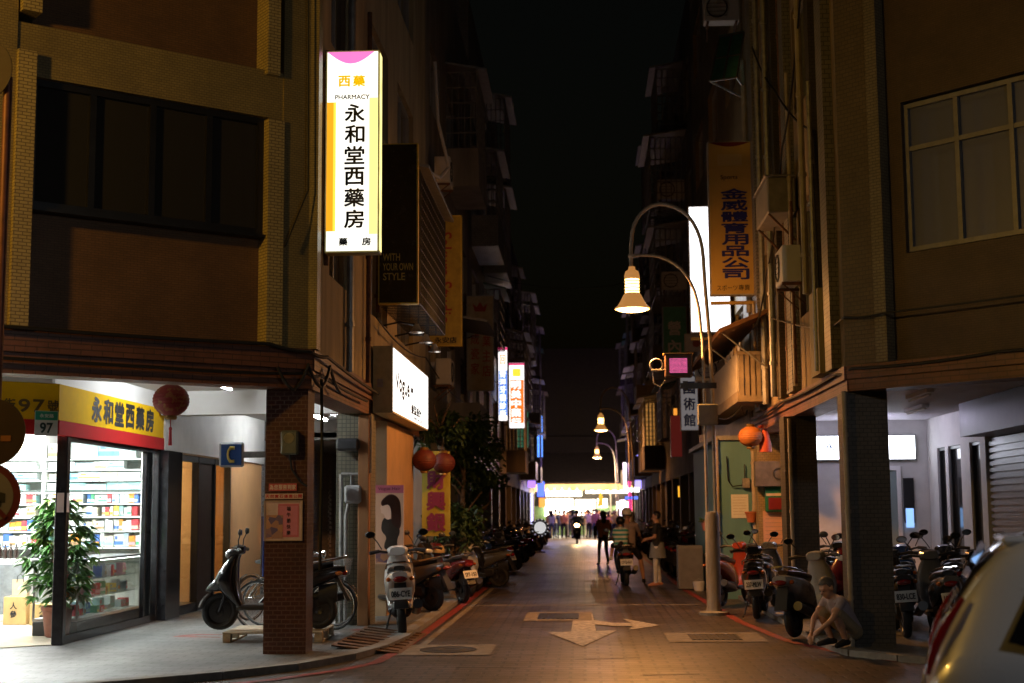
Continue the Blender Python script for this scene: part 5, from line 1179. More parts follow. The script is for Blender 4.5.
for i,(x,y,a,c,p,lab) in enumerate(((4.06,18.8,84,'black','830-LCE','black scooter with a plate beside the dark tiled column, leftmost under the right arcade'),
    (4.50,18.4,86,'grey','103-MYB','dark grey scooter with a plate, second from the column under the right arcade'),
    (5.12,18.5,88,'black','','black scooter, third from the column under the right arcade'),
    (5.62,17.9,84,'black','','black scooter in front of the roller shutter, nearest the parked car'),
    (4.1,21.0,75,'black','','black scooter in the second arcade row next to the far column'),
    (4.7,21.2,78,'blue','','dark blue scooter in the second arcade row, in front of the lit sign'),
    (5.3,21.0,82,'black','','black scooter in the second arcade row by the tall dark windows'),
    (4.15,23.6,70,'black','','black scooter deepest in the right arcade near the glazed door'))):
    scooter(x,y,a,c,lab,p,group='scooters under the right arcade')
# the black scooter on the left pavement, side-on
scooter(-3.98,18.1,186,'black','black scooter standing side-on on the wooden pallet behind the brick pier','',z=.195,group='vehicles on the left pavement',lean=1)

# ------------------------------------------------------------------ wooden pallet
t=thing('pallet','weathered wooden pallet lying on the pavement at the foot of the brick pier','pallet',(-3.88,18.25,PV),R(2))
for i in range(7):
    b=MB(); y=-.52+i*.16; b.rbox(-.62,.62,y,y+.11,.11,.132,.003); b.build('deck_board',M['wood'],t)
for x in (-.57,0,.57):
    b=MB(); b.rbox(x-.05,x+.05,-.5,.55,0,.02,.003); b.build('bottom_board',M['wood'],t)
    for y in (-.46,0,.44):
        b=MB(); b.rbox(x-.05,x+.05,y-.05,y+.06,.021,.108,.004); b.build('block',M['wood'],t)
b=MB(); 
for p in ([(-5.35,18.75),(-5.12,18.95),(-4.75,18.95),(-4.75,18.88),(-5.05,18.86),(-5.27,18.70)],[(-5.35,18.68),(-4.7,18.52),(-4.7,18.44),(-5.36,18.6)],[(-3.2,19.6),(-2.95,19.8),(-2.9,19.7),(-3.12,19.5)]):
    b.add([(x,y,PV+.004) for x,y in p],[tuple(range(len(p)))])
for i,f in enumerate(b.f):
    v=[Vector(b.v[k]) for k in f]
    if (v[1]-v[0]).cross(v[2]-v[0]).z<0: b.f[i]=f[::-1]
struct(b.build('pavement_marking',paint_r))
# ------------------------------------------------------------------ bicycles
def bicycle(label,x,y,deg,fm,basket=True):
    t=thing('bicycle',label,'bicycle',(x,y,PV),R(deg),'bicycles on the left pavement')
    for wx in (.52,-.52):
        b=MB(); b.tube([(.31*math.cos(a*.2618),0,.31*math.sin(a*.2618)) for a in range(24)],.012,6,close=True)
        for k in range(14):
            a=k*.4488; b.cyl((.02*math.cos(a+.9),.02*(1 if k%2 else -1),.02*math.sin(a+.9)),(.305*math.cos(a),0,.305*math.sin(a)),.0018,n=4,cap=False)
        b.cyl((0,-.05,0),(0,.05,0),.022,n=10); o=b.build('wheel',chrome,t,(wx,0,.33))
        b=MB(); b.tube([(.325*math.cos(a*.2618),0,.325*math.sin(a*.2618)) for a in range(24)],.018,8,close=True); b.build('tyre',rubber,o)
        b=MB(); n=9; vs=[]
        for k in range(n):
            a=R(20+k*17)
            for yy in (-.03,.03): vs.append((wx+.365*math.cos(a),yy,.33+.365*math.sin(a)))
        b.add(vs,[(2*k,2*k+1,2*k+3,2*k+2) for k in range(n-1)],True); b.build('fender',chrome,t)
    b=MB(); bb=(-.05,0,.28); hd=(.36,0,.82); hb=(.40,0,.70); st=(-.17,0,.72)
    for p,q in ((bb,hb),(bb,st),(hd,hb),((-.15,0,.66),hd),((-.52,.05,.33),bb),((-.52,-.05,.33),bb),((-.52,.05,.33),st),((-.52,-.05,.33),st),(hb,(.52,.05,.33)),(hb,(.52,-.05,.33))): b.cyl(p,q,.016,n=8)
    b.build('frame',fm,t)
    b=MB(); b.tube([(.2,.28,1.02),(.3,.24,1.04),(.36,.06,.98),(.36,-.06,.98),(.3,-.24,1.04),(.2,-.28,1.02)],.012); b.cyl((.36,0,.82),(.36,0,.98),.012,n=8); b.build('handlebar',chrome,t)
    b=MB(); b.loft([((-.34,0,.86),.09,.03,0),((-.22,0,.87),.08,.03,0),((-.05,0,.86),.02,.02,0)],12); b.cyl((-.17,0,.72),(-.2,0,.84),.013,n=8); b.build('saddle',seatm,t)
    b=MB(); b.tube([(bb[0]-.17,-.1,.28),(bb[0]-.0,-.1,.28)],.01); b.tube([(bb[0],.1,.28),(bb[0]+.17,.1,.28)],.01); b.lathe([(0,-.06),(.09,-.06),(.09,-.052),(0,-.052)],bb,axis='Y',n=16); b.build('pedal_crank',chrome,t)
    if basket:
        b=MB()
        for k in range(6):
            z=.72+k*.045; w=.13+k*.01; b.tube([(.45,-w,z),(.70+k*.008,-w,z),(.70+k*.008,w,z),(.45,w,z)],.004,5,close=True)
        for (xx,yy) in [(.45+i*.05,s) for i in range(6) for s in(-1,1)]: b.cyl((xx,yy*.13,.72),(xx,yy*.18,.945),.0035,n=4,cap=False)
        for yy in (-.1,-.03,.03,.1): b.cyl((.705,yy,.72),(.74,yy*1.3,.945),.0035,n=4,cap=False); b.cyl((.45,yy,.72),(.45,yy*1.3,.945),.0035,n=4,cap=False); b.cyl((.45,yy,.72),(.7,yy,.72),.0035,n=4,cap=False)
        b.build('basket',M['galv'],t)
    return t
bicycle('silver bicycle with chrome fenders just behind the black scooter',-4.75,21.9,60,chrome)
bicycle('dark bicycle with a basket whose front wheel shows right of the brick pier',-3.98,19.7,-3,mat('bike_black',(.02,.02,.022),.3,var=.1))
bicycle('dark red bicycle behind the one with the showing front wheel',-4.05,20.35,-8,mat('bike_red',(.2,.03,.02),.3,var=.1))

# ------------------------------------------------------------------ the parked silver car, nearest thing on the right
car=thing('parked_car','silver hatchback parked across the bottom right corner, nearest the camera','car',(3.76,6.9,.02),R(-14))
cs=mat('car_silver',(.55,.59,.66),.30,.2,var=.04,scale=2,coat=1); cg=glass('car_glass',(.05,.055,.06),1.3,.02,.85,(.01,.01,.012))
# body in local x forward (to the right), y left... near side is -y
def car_ring(x,hw,z0,z1,zw,tw):   # lower width hw, waist height zw, top half width tw at z1
    return [(x,-hw*.9,z0),(x,-hw,z0+.18),(x,-hw,zw-.12),(x,-hw*.97,zw),(x,-tw-.02*(tw>0.3),z1-.08),(x,-tw*.86,z1),(x,tw*.86,z1),(x,tw+.02*(tw>.3),z1-.08),(x,hw*.97,zw),(x,hw,zw-.12),(x,hw,z0+.18),(x,hw*.9,z0)]
rings=[car_ring(-2.10,.70,.42,.90,.80,.55),car_ring(-2.06,.80,.30,1.02,.90,.62),car_ring(-1.92,.85,.22,1.28,.98,.62),car_ring(-1.74,.86,.20,1.50,1.0,.62),car_ring(-1.45,.87,.18,1.56,1.0,.63),car_ring(-.6,.87,.18,1.585,.98,.64),car_ring(.2,.87,.18,1.54,.96,.62),
  car_ring(.62,.87,.18,1.38,.95,.60),car_ring(1.10,.86,.18,1.06,.93,.60),car_ring(1.6,.84,.2,.97,.88,.60),car_ring(1.98,.76,.24,.86,.78,.56),car_ring(2.1,.66,.34,.72,.66,.5)]
n=12; vs=[v for rg in rings for v in rg]; fs=[(i*n+k,i*n+(k+1)%n,(i+1)*n+(k+1)%n,(i+1)*n+k) for i in range(len(rings)-1) for k in range(n)]
fs=[f[::-1] for f in fs]; b=MB(); b.add(vs,fs,True); b.add(rings[0],[tuple(range(n))[::-1]]); b.add(rings[-1],[tuple(range(n))]); body=b.build('body',cs,car)
md=body.modifiers.new('s','SUBSURF'); md.levels=2; md.render_levels=2
cgd=mat('dark_side_glass',(.008,.008,.009),.06,var=0)
def sidepane(name,pts,s,parent,m=cgd,off=.03):
    b=MB(); v=[]
    for x,z in pts:
        # waist half width ~.845 at z=.98 leaning in to .66 at z=1.46
        k=(z-.98)/.48; y=.835-.185*k+off; v.append((x,s*y,z))
    b.add(v,[tuple(range(len(v))) if s<0 else tuple(range(len(v)))[::-1]]); return b.build(name,m,parent)
for s in (-1,1):
    sidepane('side_window',[(-1.74,1.04),(-1.62,1.01),(-1.02,1.0),(-1.02,1.45),(-1.40,1.45),(-1.55,1.40)],s,car)
    sidepane('side_window',[(-.94,1.0),(.72,.99),(.28,1.40),(-.94,1.46)],s,car)
    b=MB(); b.tube([(-2.09,s*.70,.88),(-2.05,s*.71,1.0),(-1.99,s*.69,1.12),(-1.92,s*.66,1.22)],[.015,.022,.022,.012]); b.build('tail_light',taill,car)
    b=MB(); b.loft([((.72,s*.98,1.02),.10,.07,0),((.84,s*.98,1.02),.07,.05,0)],10); b.build('wing_mirror',cs,car)
    b=MB(); b.rbox(-.05,.12,s*.885 if s>0 else -.905,.905 if s>0 else -.885,.84,.87,.006); b.build('door_handle',cs,car)
b=MB(); b.add([(-1.99,-.53,1.06),(-1.99,.53,1.06),(-1.77,.50,1.44),(-1.77,-.50,1.44)],[(0,3,2,1)]); b.v=[(x-.035,y,z+.02) for x,y,z in b.v]; b.build('rear_window',cg,car)
b=MB(); b.add([(1.06,-.56,1.08),(1.06,.56,1.08),(.30,.52,1.50),(.30,-.52,1.50)],[(0,1,2,3)]); b.v=[(x+.05,y,z+.03) for x,y,z in b.v]; b.build('windscreen',cg,car)
b=MB(); b.rbox(-1.74,-1.42,-.53,.53,1.455,1.50,.02); b.build('roof_spoiler',cs,car)
b=MB(); b.rbox(-2.17,-2.02,-.78,.78,.34,.60,.05); b.build('bumper',cs,car)
b=MB(); b.box(-2.125,-2.118,-.26,.26,.66,.80); b.build('license_plate',platem,car)
for x in (-1.3,1.35):
    for s in (-1,1):
        w=MB(); w.lathe([(0,-.10),(.10,-.11),(.18,-.09),(.19,-.11),(.20,-.11),(.20,.10),(0,.10)] ,(0,0,0),axis='Y',n=26); o=w.build('wheel',rimm,car,(x,s*.80,.31)); o.rotation_euler=(0,0,0 if s<0 else math.pi)
        w=MB(); w.lathe([(.195,-.10),(.25,-.11),(.30,-.09),(.31,0),(.30,.09),(.25,.11),(.195,.10)],(0,0,0),axis='Y',n=30); w.build('tyre',rubber,o)
# ------------------------------------------------------------------ round traffic signs on the near left pole
tp=thing('traffic_sign_post','brown post carrying a stack of round traffic signs at the left edge','traffic sign',(0,0,0))
pp=atY(-12,640,12.3); px0=pp.x; py0=12.3; tp.location=(px0,py0,0)
b=MB(); b.cyl((0,0,0),(0,0,5.6),.04,n=14); b.build('post',mat('post_brown',(.16,.06,.04),.5,.3,var=.4),tp)
back=mat('sign_back',(.022,.009,.007),.55,.3,var=.3,scale=4); wht=mat('sign_face_white',(.14,.125,.12),.5,var=.1); rr_=mat('sign_ring_red',(.09,.01,.014),.45,var=.15)
def sgn(cx,cz,rad,y,kind):
    b=MB(); b.cyl((cx,y-.012,cz),(cx,y+.004,cz),rad,n=40); o=b.build('sign_disc',back if kind=='back' else rr_,tp)
    if kind!='back':
        b=MB(); b.lathe([(0,-.0145),(rad*.80,-.0145)],(cx,y,cz),axis='Y',n=36); b.build('face',wht,o)
        b=MB(); b.add([(cx-.17,y-.017,cz-.05),(cx+.17,y-.017,cz-.05),(cx+.17,y-.017,cz+.03),(cx+.10,y-.017,cz+.05),(cx+.06,y-.017,cz+.12),(cx-.08,y-.017,cz+.12),(cx-.12,y-.017,cz+.05),(cx-.17,y-.017,cz+.03)],[tuple(range(8))])
        b.lathe([(0,-.017),(.04,-.017)],(cx-.1,y,cz-.06),axis='Y',n=12); b.lathe([(0,-.017),(.04,-.017)],(cx+.1,y,cz-.06),axis='Y',n=12); b.build('car_symbol',ink,o)
        b=MB(); b.cbox((cx,y-.02,cz),(.04,.004,rad*1.7),Matrix.Rotation(R(-45),3,'Y')); b.build('slash',rr_,o)
    else:
        b=MB(); b.box(cx+.08,cx+.17,y-.018,y-.0125,cz-.08,cz-.03); b.build('sticker',mat('orange_sticker',(.2,.07,.015),.5,var=.1),o)
z1=atY(0,432,12.2).z; z2=atY(0,497,12.2).z; z3=atY(0,68,12.2).z
sgn(.0,z1,.295,-.06,'back'); sgn(-.03,z2,.30,-.06,'car'); sgn(-.24,z3,.30,-.06,'back')
# ------------------------------------------------------------------ people
skin=mat('skin',(.48,.27,.18),.55,var=.06,scale=8); hairm=mat('dark_hair',(.012,.009,.008),.45,var=.3,scale=30); greyhair=mat('grey_hair',(.09,.08,.07),.6,var=.3,scale=40)
def cloth(n,c): return mat('cloth_'+n,c,.85,var=.22,scale=9)
CL=dict(white=cloth('white',(.68,.67,.64)),black=cloth('black',(.016,.016,.018)),grey=cloth('grey',(.20,.20,.21)),navy=cloth('navy',(.03,.04,.10)),blue=cloth('blue',(.10,.19,.42)),pink=cloth('pink',(.65,.28,.22)),salmon=cloth('salmon',(.62,.26,.15)),red=cloth('red',(.45,.04,.04)),yellow=cloth('yellow',(.6,.45,.1)),teal=cloth('teal',(.1,.35,.36)),khaki=cloth('khaki',(.32,.25,.16)),lilac=cloth('lilac',(.36,.30,.33)),denim=cloth('denim',(.07,.10,.18)),cream=cloth('cream',(.6,.52,.4)),greyskirt=cloth('grey_lace',(.22,.23,.23)))
st=mat('cloth_striped',(.5,.6,.58),.85,var=0); nn=st.node_tree.nodes; ll=st.node_tree.links
tcx=nn.new('ShaderNodeTexCoord'); wv=nn.new('ShaderNodeTexWave'); wv.bands_direction='Z'; wv.inputs['Scale'].default_value=3.3; ll.new(tcx.outputs['Object'],wv.inputs['Vector'])
crx=nn.new('ShaderNodeValToRGB'); crx.color_ramp.interpolation='CONSTANT'; crx.color_ramp.elements[1].position=.5; crx.color_ramp.elements[0].color=(.05,.33,.33,1); crx.color_ramp.elements[1].color=(.6,.66,.62,1)
ll.new(wv.outputs['Fac'],crx.inputs[0]); ll.new(crx.outputs[0],nn['Principled BSDF'].inputs['Base Color']); CL['striped']=st
STAND=dict(pel=(0,0,.94),che=(.0,0,1.27),nek=(.0,0,1.45),hed=(.02,0,1.60),shL=(0,.185,1.40),shR=(0,-.185,1.40),elL=(-.03,.235,1.12),elR=(-.03,-.235,1.12),wrL=(.05,.24,.88),wrR=(.05,-.24,.88),
  hiL=(0,.095,.90),hiR=(0,-.095,.90),knL=(.03,.105,.50),knR=(.03,-.105,.50),anL=(-.02,.105,.09),anR=(-.02,-.105,.09),toL=(.14,.13,.035),toR=(.14,-.13,.035))
def V(p): return Vector(p)
def body_prims(J,w=1.0,fingers=False,sleeve=.55,trouser=1.0,bare_arm=True,look=(1,0,0)):
    """tapered limbs as (a,b,ra,rb,region); regions 0 skin 1 top 2 bottom 3 shoe"""
    J={k:V(v) for k,v in J.items()}; P=[]
    up=(J['nek']-J['pel']).normalized(); side=(J['shL']-J['shR']).normalized(); f=side.cross(up).normalized()
    for s in (-1,1): P.append((J['pel']+side*.06*s-up*.02,J['che']+side*.075*s,.115*w,.115*w,1))
    for s in (-1,1): P.append((J['pel']+side*.055*s-up*.06,J['pel']+side*.06*s+up*.02,.115*w,.115*w,2))
    P.append((J['che'],J['che']+up*.09,.125*w,.10*w,1)); P.append((J['shL']-side*.03,J['shR']+side*.03,.068*w,.068*w,1))
    P.append((J['nek']-up*.06,J['hed']-V((0,0,.03)),.058*w,.052*w,0))
    lk=V(look).normalized(); sd=V((-lk.y,lk.x,0)); sd=sd.normalized() if sd.length>.01 else side; tp=lk.cross(sd)
    if tp.z<0: tp=-tp
    h=J['hed']
    P+= [(h+tp*.03-lk*.015,h+tp*.045-lk*.02,.092,.09,0),(h-tp*.05+lk*.03,h-tp*.07+lk*.04,.062,.05,0),(h+lk*.088+tp*.0,h+lk*.105-tp*.02,.012,.017,0),(h+lk*.07+tp*.028-sd*.03,h+lk*.07+tp*.028+sd*.03,.02,.02,0)]
    for s in (-1,1): P.append((h+sd*s*.09-tp*.02-lk*.01,h+sd*s*.095+tp*.02-lk*.015,.016,.02,0))
    for S in 'LR':
        a,e,wr=J['sh'+S],J['el'+S],J['wr'+S]; m=a.lerp(e,sleeve)
        P.append((a,m,.058*w,.052*w,1)); P.append((m,e,.043*w,.038*w,0 if sleeve<1 else 1)); P.append((e,wr,.038*w,.026*w,0 if bare_arm else 1))
        d=(wr-e).normalized(); sdv=d.cross(V((0,0,1))); sdv=sdv.normalized() if sdv.length>.1 else V((0,1,0)); dn=d.cross(sdv)
        if dn.z>0: dn=-dn
        P.append((wr,wr+d*.07,.028,.036,0))
        if fingers:
            for k in range(4):
                o=sdv*((k-1.5)*.021); ln=(.062,.075,.072,.055)[k]; b0=wr+d*.085+o; k1=b0+d*ln*.55+dn*.012; 
                P.append((b0-d*.02,k1,.011,.0095,0)); P.append((k1,k1+d*ln*.3+dn*ln*.45,.0095,.0085,0))
            t0=wr+d*.03-sdv*.025*(1 if S=='L' else -1); P.append((t0,t0+d*.045-sdv*.025*(1 if S=='L' else -1)+dn*.012,.013,.011,0))
        else: P.append((wr+d*.07,wr+d*.13+dn*.025,.03,.018,0))
        hi,kn,an,to=J['hi'+S],J['kn'+S],J['an'+S],J['to'+S]
        if trouser>=1: P.append((hi,kn,.088*w,.062*w,2)); P.append((kn,an,.060*w,.046*w,2))
        elif trouser>.5: P.append((hi,kn,.088*w,.066*w,2)); q=kn.lerp(an,(trouser-.5)*2); P.append((kn,q,.066*w,.06*w,2)); P.append((q.lerp(kn,.2),an,.054*w,.036*w,0))
        else: q=hi.lerp(kn,trouser*2); P.append((hi,q,.09*w,.075*w,2)); P.append((q,kn,.068*w,.055*w,0)); P.append((kn,kn.lerp(an,.35),.053*w,.056*w,0)); P.append((kn.lerp(an,.35),an,.056*w,.036*w,0))
        P.append((an+V((0,0,-.01)),to,.045,.034,3)); P.append((an-(to-an)*.28-V((0,0,.045)),to-V((0,0,.0)),.035,.033,3))
    return P
def remesh(P,vox,name,mats):
    b=MB()
    for a,c,ra,rb,reg in P:
        if (c-a).length<1e-4: c=a+Vector((0,0,.002))
        b.cyl(a,c,ra,rb,12); b.ell(a,ra,ra,ra,12,8); b.ell(c,rb,rb,rb,12,8)
    o=b.build('tmp',skin); m=o.modifiers.new('r','REMESH'); m.mode='VOXEL'; m.voxel_size=vox; m.use_smooth_shade=True
    s=o.modifiers.new('s','SMOOTH'); s.iterations=6; s.factor=.5
    dg=bpy.context.evaluated_depsgraph_get(); dg.update(); me=bpy.data.meshes.new_from_object(o.evaluated_get(dg)); old=o.data; bpy.data.objects.remove(o); bpy.data.meshes.remove(old)
    me.name=name; me.materials.clear()
    for q in mats: me.materials.append(q)
    import numpy as np
    co=np.empty(len(me.polygons)*3); me.polygons.foreach_get('center',co); co=co.reshape(-1,3); best=np.full(len(co),1e9); reg=np.zeros(len(co),int)
    for a,c,ra,rb,rg in P:
        A=np.array(a);D=np.array(c)-A; L=max(D@D,1e-9); t=np.clip((co-A)@D/L,0,1); d=np.linalg.norm(co-(A+t[:,None]*D),axis=1)-(ra+(rb-ra)*t)
        k=d<best; best[k]=d[k]; reg[k]=rg
    me.polygons.foreach_set('material_index',reg.tolist()); me.polygons.foreach_set('use_smooth',[True]*len(co)); me.update(); return me
def hair_mesh(h,look,kind,mats,col):
    """cap of hair round the back and crown; long falls to the shoulders"""
    lk=Vector(look).normalized(); sd=Vector((-lk.y,lk.x,0)).normalized(); tp=lk.cross(sd); tp=tp if tp.z>0 else -tp
    rot=Matrix((lk,sd,tp)).transposed(); b=MB(Matrix.Translation(h)@rot.to_4x4()); 
    vs=[];n=18;m=9
    for i in range(m+1):
        a=math.pi/2-i*(math.pi*.80)/m
        for k in range(n):
            t=2*math.pi*k/n; ca=math.cos(t); lo=max(a, (.45 if ca>.45 else -.5)); lo=a if a>(.42 if ca>.4 else -9) else .42
            vs.append((-.018+.106*math.cos(lo)*ca,.102*math.cos(lo)*math.sin(t),.045+.107*math.sin(lo)))
    b.add(vs,[(i*n+k,(i+1)*n+k,(i+1)*n+(k+1)%n,i*n+(k+1)%n) for i in range(m) for k in range(n)],True)
    if kind=='long': b.loft([((-.05,0,.06),.10,.06,R(90)),((-.065,0,-.06),.10,.055,R(90)),((-.075,0,-.2),.085,.04,R(90)),((-.08,0,-.28),.05,.02,R(90))],12)
    if kind=='bun': b.ell((-.12,0,.07),.05,.05,.05)
    return b.mesh('hair',[col])
def person(label,J,loc,deg,cols,vox=.02,hair='short',haircol=None,scale=1.0,group=None,look=(1,0,-.08),**kw):
    t=thing('person',label,'person',loc,R(deg),group); t.scale=(scale,)*3
    P=body_prims(J,look=look,**kw); me=remesh(P,vox,'body',[skin]+[CL[c] for c in cols])
    o=bpy.data.objects.new('body',me); COL.objects.link(o); o.parent=t
    if hair: 
        q=bpy.data.objects.new('hair',hair_mesh(Vector(J['hed']),look,hair,None,haircol or hairm)); COL.objects.link(q); q.parent=t
    return t
def pose(**k): d=dict(STAND); d.update(k); return d
# the old man squatting by the column
SQ=dict(pel=(-.14,0,.25),che=(.03,0,.51),nek=(.12,0,.65),hed=(.20,.0,.755),shL=(.09,.17,.60),shR=(.09,-.17,.60),elL=(.27,.20,.38),elR=(.28,-.18,.37),wrL=(.40,.10,.24),wrR=(.42,-.05,.19),
  hiL=(-.14,.10,.23),hiR=(-.14,-.10,.23),knL=(.20,.17,.47),knR=(.21,-.15,.47),anL=(.03,.14,.10),anR=(.05,-.13,.10),toL=(.20,.18,.04),toR=(.22,-.17,.04))
sq=person('old man with cropped grey hair squatting by the column in a pale shirt and shorts',SQ,(2.97,16.98,PV),207,('lilac','khaki','brown' if 'brown' in CL else 'black'),vox=.009,hair='short',haircol=greyhair,fingers=True,sleeve=.35,trouser=.45,look=(1,.05,-.55),scale=.9)
for s in (-1,1):
    b=MB(); b.ell((SQ['hed'][0]+.075,s*.034,SQ['hed'][2]-.035),.008,.012,.008,8,6); b.build('eye',hairm,sq)
# woman standing by the scooter
WS=pose(elR=(.06,-.22,1.15),wrR=(.26,-.12,1.10),elL=(.02,.22,1.14),wrL=(.24,.12,1.08),anL=(.04,.09,.09),toL=(.19,.11,.035))
ws=person('woman in a dark top, grey lace tunic and white trousers standing beside the loaded scooter',WS,(1.62,31.7,.0),165,('black','white','salmon'),vox=.013,hair='short',fingers=True,sleeve=.6,look=(1,.1,-.15),scale=.94)
b=MB(); b.lathe([(.155,1.02),(.165,.92),(.185,.8),(.205,.66),(.195,.66),(.17,.8),(.15,.92)],n=22,sy=1.05); b.build('tunic',CL['greyskirt'],ws)
# rider and child on a scooter seen from behind
scooter(.92,32.6,92,'grey','grey scooter with its rider and a child in the lane, seen from behind','CFQ-621',z=.0,group='scooters being ridden',lean=2)
RD=dict(pel=(-.02,0,.86),che=(.06,0,1.18),nek=(.08,0,1.38),hed=(.11,0,1.53),shL=(.08,.20,1.32),shR=(.08,-.20,1.32),elL=(.24,.29,1.10),elR=(.24,-.29,1.10),wrL=(.44,.32,1.04),wrR=(.44,-.32,1.04),
  hiL=(.0,.11,.84),hiR=(.0,-.11,.84),knL=(.36,.17,.70),knR=(.26,-.30,.58),anL=(.30,.15,.36),anR=(.14,-.36,.09),toL=(.44,.16,.34),toR=(.29,-.39,.035))
rdr=person('scooter rider in a pale grey shirt and black shorts wearing a white helmet',RD,(1.0,32.75,.0),92,('lilac','black','black'),vox=.013,hair=None,fingers=True,trouser=.45,look=(1,-.1,0))
hl=helmet('white and black helmet worn by the rider in the lane',(.99,32.86,1.60),mat('helmet_white',(.75,.75,.75),.25,var=.05,coat=.6),R(92)); 
CH=dict(pel=(0,0,.0),che=(.01,0,.20),nek=(.02,0,.33),hed=(.04,0,.46),shL=(.01,.13,.29),shR=(.01,-.13,.29),elL=(.07,.17,.12),elR=(.07,-.17,.12),wrL=(.2,.15,.08),wrR=(.2,-.15,.08),
  hiL=(0,.07,-.01),hiR=(0,-.07,-.01),knL=(.22,.17,-.06),knR=(.22,-.17,-.06),anL=(.16,.21,-.32),anR=(.16,-.21,-.32),toL=(.27,.22,-.36),toR=(.27,-.22,-.36))
ch=person('child in a teal and white striped shirt sitting behind the rider',CH,(.83,32.28,.93),92,('striped','black','white'),vox=.013,hair='short',w=.82,trouser=.45,look=(1,.1,0))
# woman walking in salmon top, further back
WK=pose(elR=(-.08,-.23,1.14),wrR=(.03,-.25,.92),elL=(.08,.23,1.14),wrL=(.2,.2,.95),knL=(.12,.1,.52),anL=(.14,.1,.09),toL=(.3,.11,.035),knR=(0,-.1,.5),anR=(-.16,-.1,.12),toR=(-.02,-.11,.04))
pk=person('woman in a salmon blouse and black trousers walking with a dark shoulder bag',WK,(.60,44.0,0),110,('salmon','black','white'),vox=.016,hair='long',fingers=False,sleeve=.9,scale=.95)
tag(MB().rbox(-.05,.05,-.14,.14,-.15,.15,.02).build('shoulder_bag',CL['black'],None,(.36,44.0,1.05)),'dark shoulder bag at the hip of the woman in salmon','bag')
# rider coming towards the camera with the headlight on
os_=scooter(-.33,73.5,-90,'black','black scooter coming up the lane with its headlight glowing','',z=.0,group='scooters being ridden',lean=0)
for c in os_.children:
    if c.name.split('.')[0]=='headlight': recolor(c,emit('headlight_glow',(1,.58,.22),60)); c.scale=(1,1.3,1.8); c.location=(0,0,-.75)
lamp('headlight_beam','SPOT',(.56,0,.93),330,(1,.60,.25),os_,spot_size=R(70),spot_blend=.5,shadow_soft_size=.05).rotation_euler=(R(84),0,R(-90))
RD2=dict(RD); RD2.update(knR=(.36,-.17,.70),anR=(.30,-.15,.36),toR=(.44,-.16,.34))
person('rider of the oncoming scooter in a dark jacket',RD2,(-.33,73.4,.0),-90,('navy','black','black'),vox=.022,hair=None,sleeve=1.1,bare_arm=False)
helmet('dark helmet worn by the oncoming rider',(-.33,73.28,1.60),mat('helmet_dark',(.03,.03,.05),.25,var=.05,coat=.6),R(-90))
# crowd at the market
PROT=[]
for i,(J,hr) in enumerate(((STAND,'short'),(WK,'short'),(WS,'long'),(pose(elL=(.1,.25,1.2),wrL=(.25,.15,1.35)),'short'),(pose(wrL=(.12,.2,.95),wrR=(.15,-.2,.98)),'long'))):
    PROT.append((J,hr,remesh(body_prims(J),.028,'body',[skin,CL['white'],CL['black'],CL['black']]),hair_mesh(Vector(J['hed']),(1,0,-.08),hr,None,hairm)))
CR=[(-1.9,82.5,4,'white','denim',85),(-1.15,83.4,1,'salmon','black',-85),(-.62,82.6,2,'cream','khaki',70),(.32,83,3,'white','black',95),(.74,82.2,0,'pink','denim',-80),(1.12,83.1,1,'white','khaki',100),(1.5,82.4,4,'salmon','navy',80),(1.86,82,2,'yellow','black',-95),(-2.05,84,0,'salmon','khaki',80),(-1.75,86.5,1,'cream','denim',60),(-1.45,85,3,'navy','navy',100),(-1.25,89,2,'yellow','black',-90),(-1.0,87,4,'lilac','grey',20),(-.75,84.6,1,'blue','denim',-80),(-.5,90,0,'white','black',70),(-.1,86,3,'black','black',95),
    (.25,88,2,'pink','white',-60),(.45,84.8,0,'white','denim',88),(.62,86.4,1,'grey','khaki',120),(.85,85.4,4,'teal','black',60),(1.02,89.5,0,'red','denim',-90),(1.22,85,2,'blue','khaki',75),(1.42,87.6,3,'white','cream',100),(1.62,86,1,'cream','black',-70),(1.78,84,4,'navy','denim',85),(1.95,88,0,'white','grey',90),(2.2,86,2,'black','black',110),(-.9,92,0,'white','black',90),(.1,93,3,'yellow','denim',-90),(1.3,93.5,1,'white','navy',90)]
for i,(x,y,k,top,bot,a) in enumerate(sorted(CR)):
    J,hr,me,hm=PROT[k]
    t=thing('person','person in %s top and %s trousers, %s from the left in the market crowd'%(top,bot,ORD[i+1]),'person',(x,y+3.5,.0),R(a),'crowd in front of the market'); t.scale=(rnd.uniform(.92,1.04),)*3
    o=bpy.data.objects.new('body',me); COL.objects.link(o); o.parent=t; recolor(o,CL[top],1); recolor(o,CL[bot],2)
    o=bpy.data.objects.new('hair',hm); COL.objects.link(o); o.parent=t

def drop(o):
    for c in list(o.children): drop(c)
    bpy.data.objects.remove(o)
drop(PROTO)
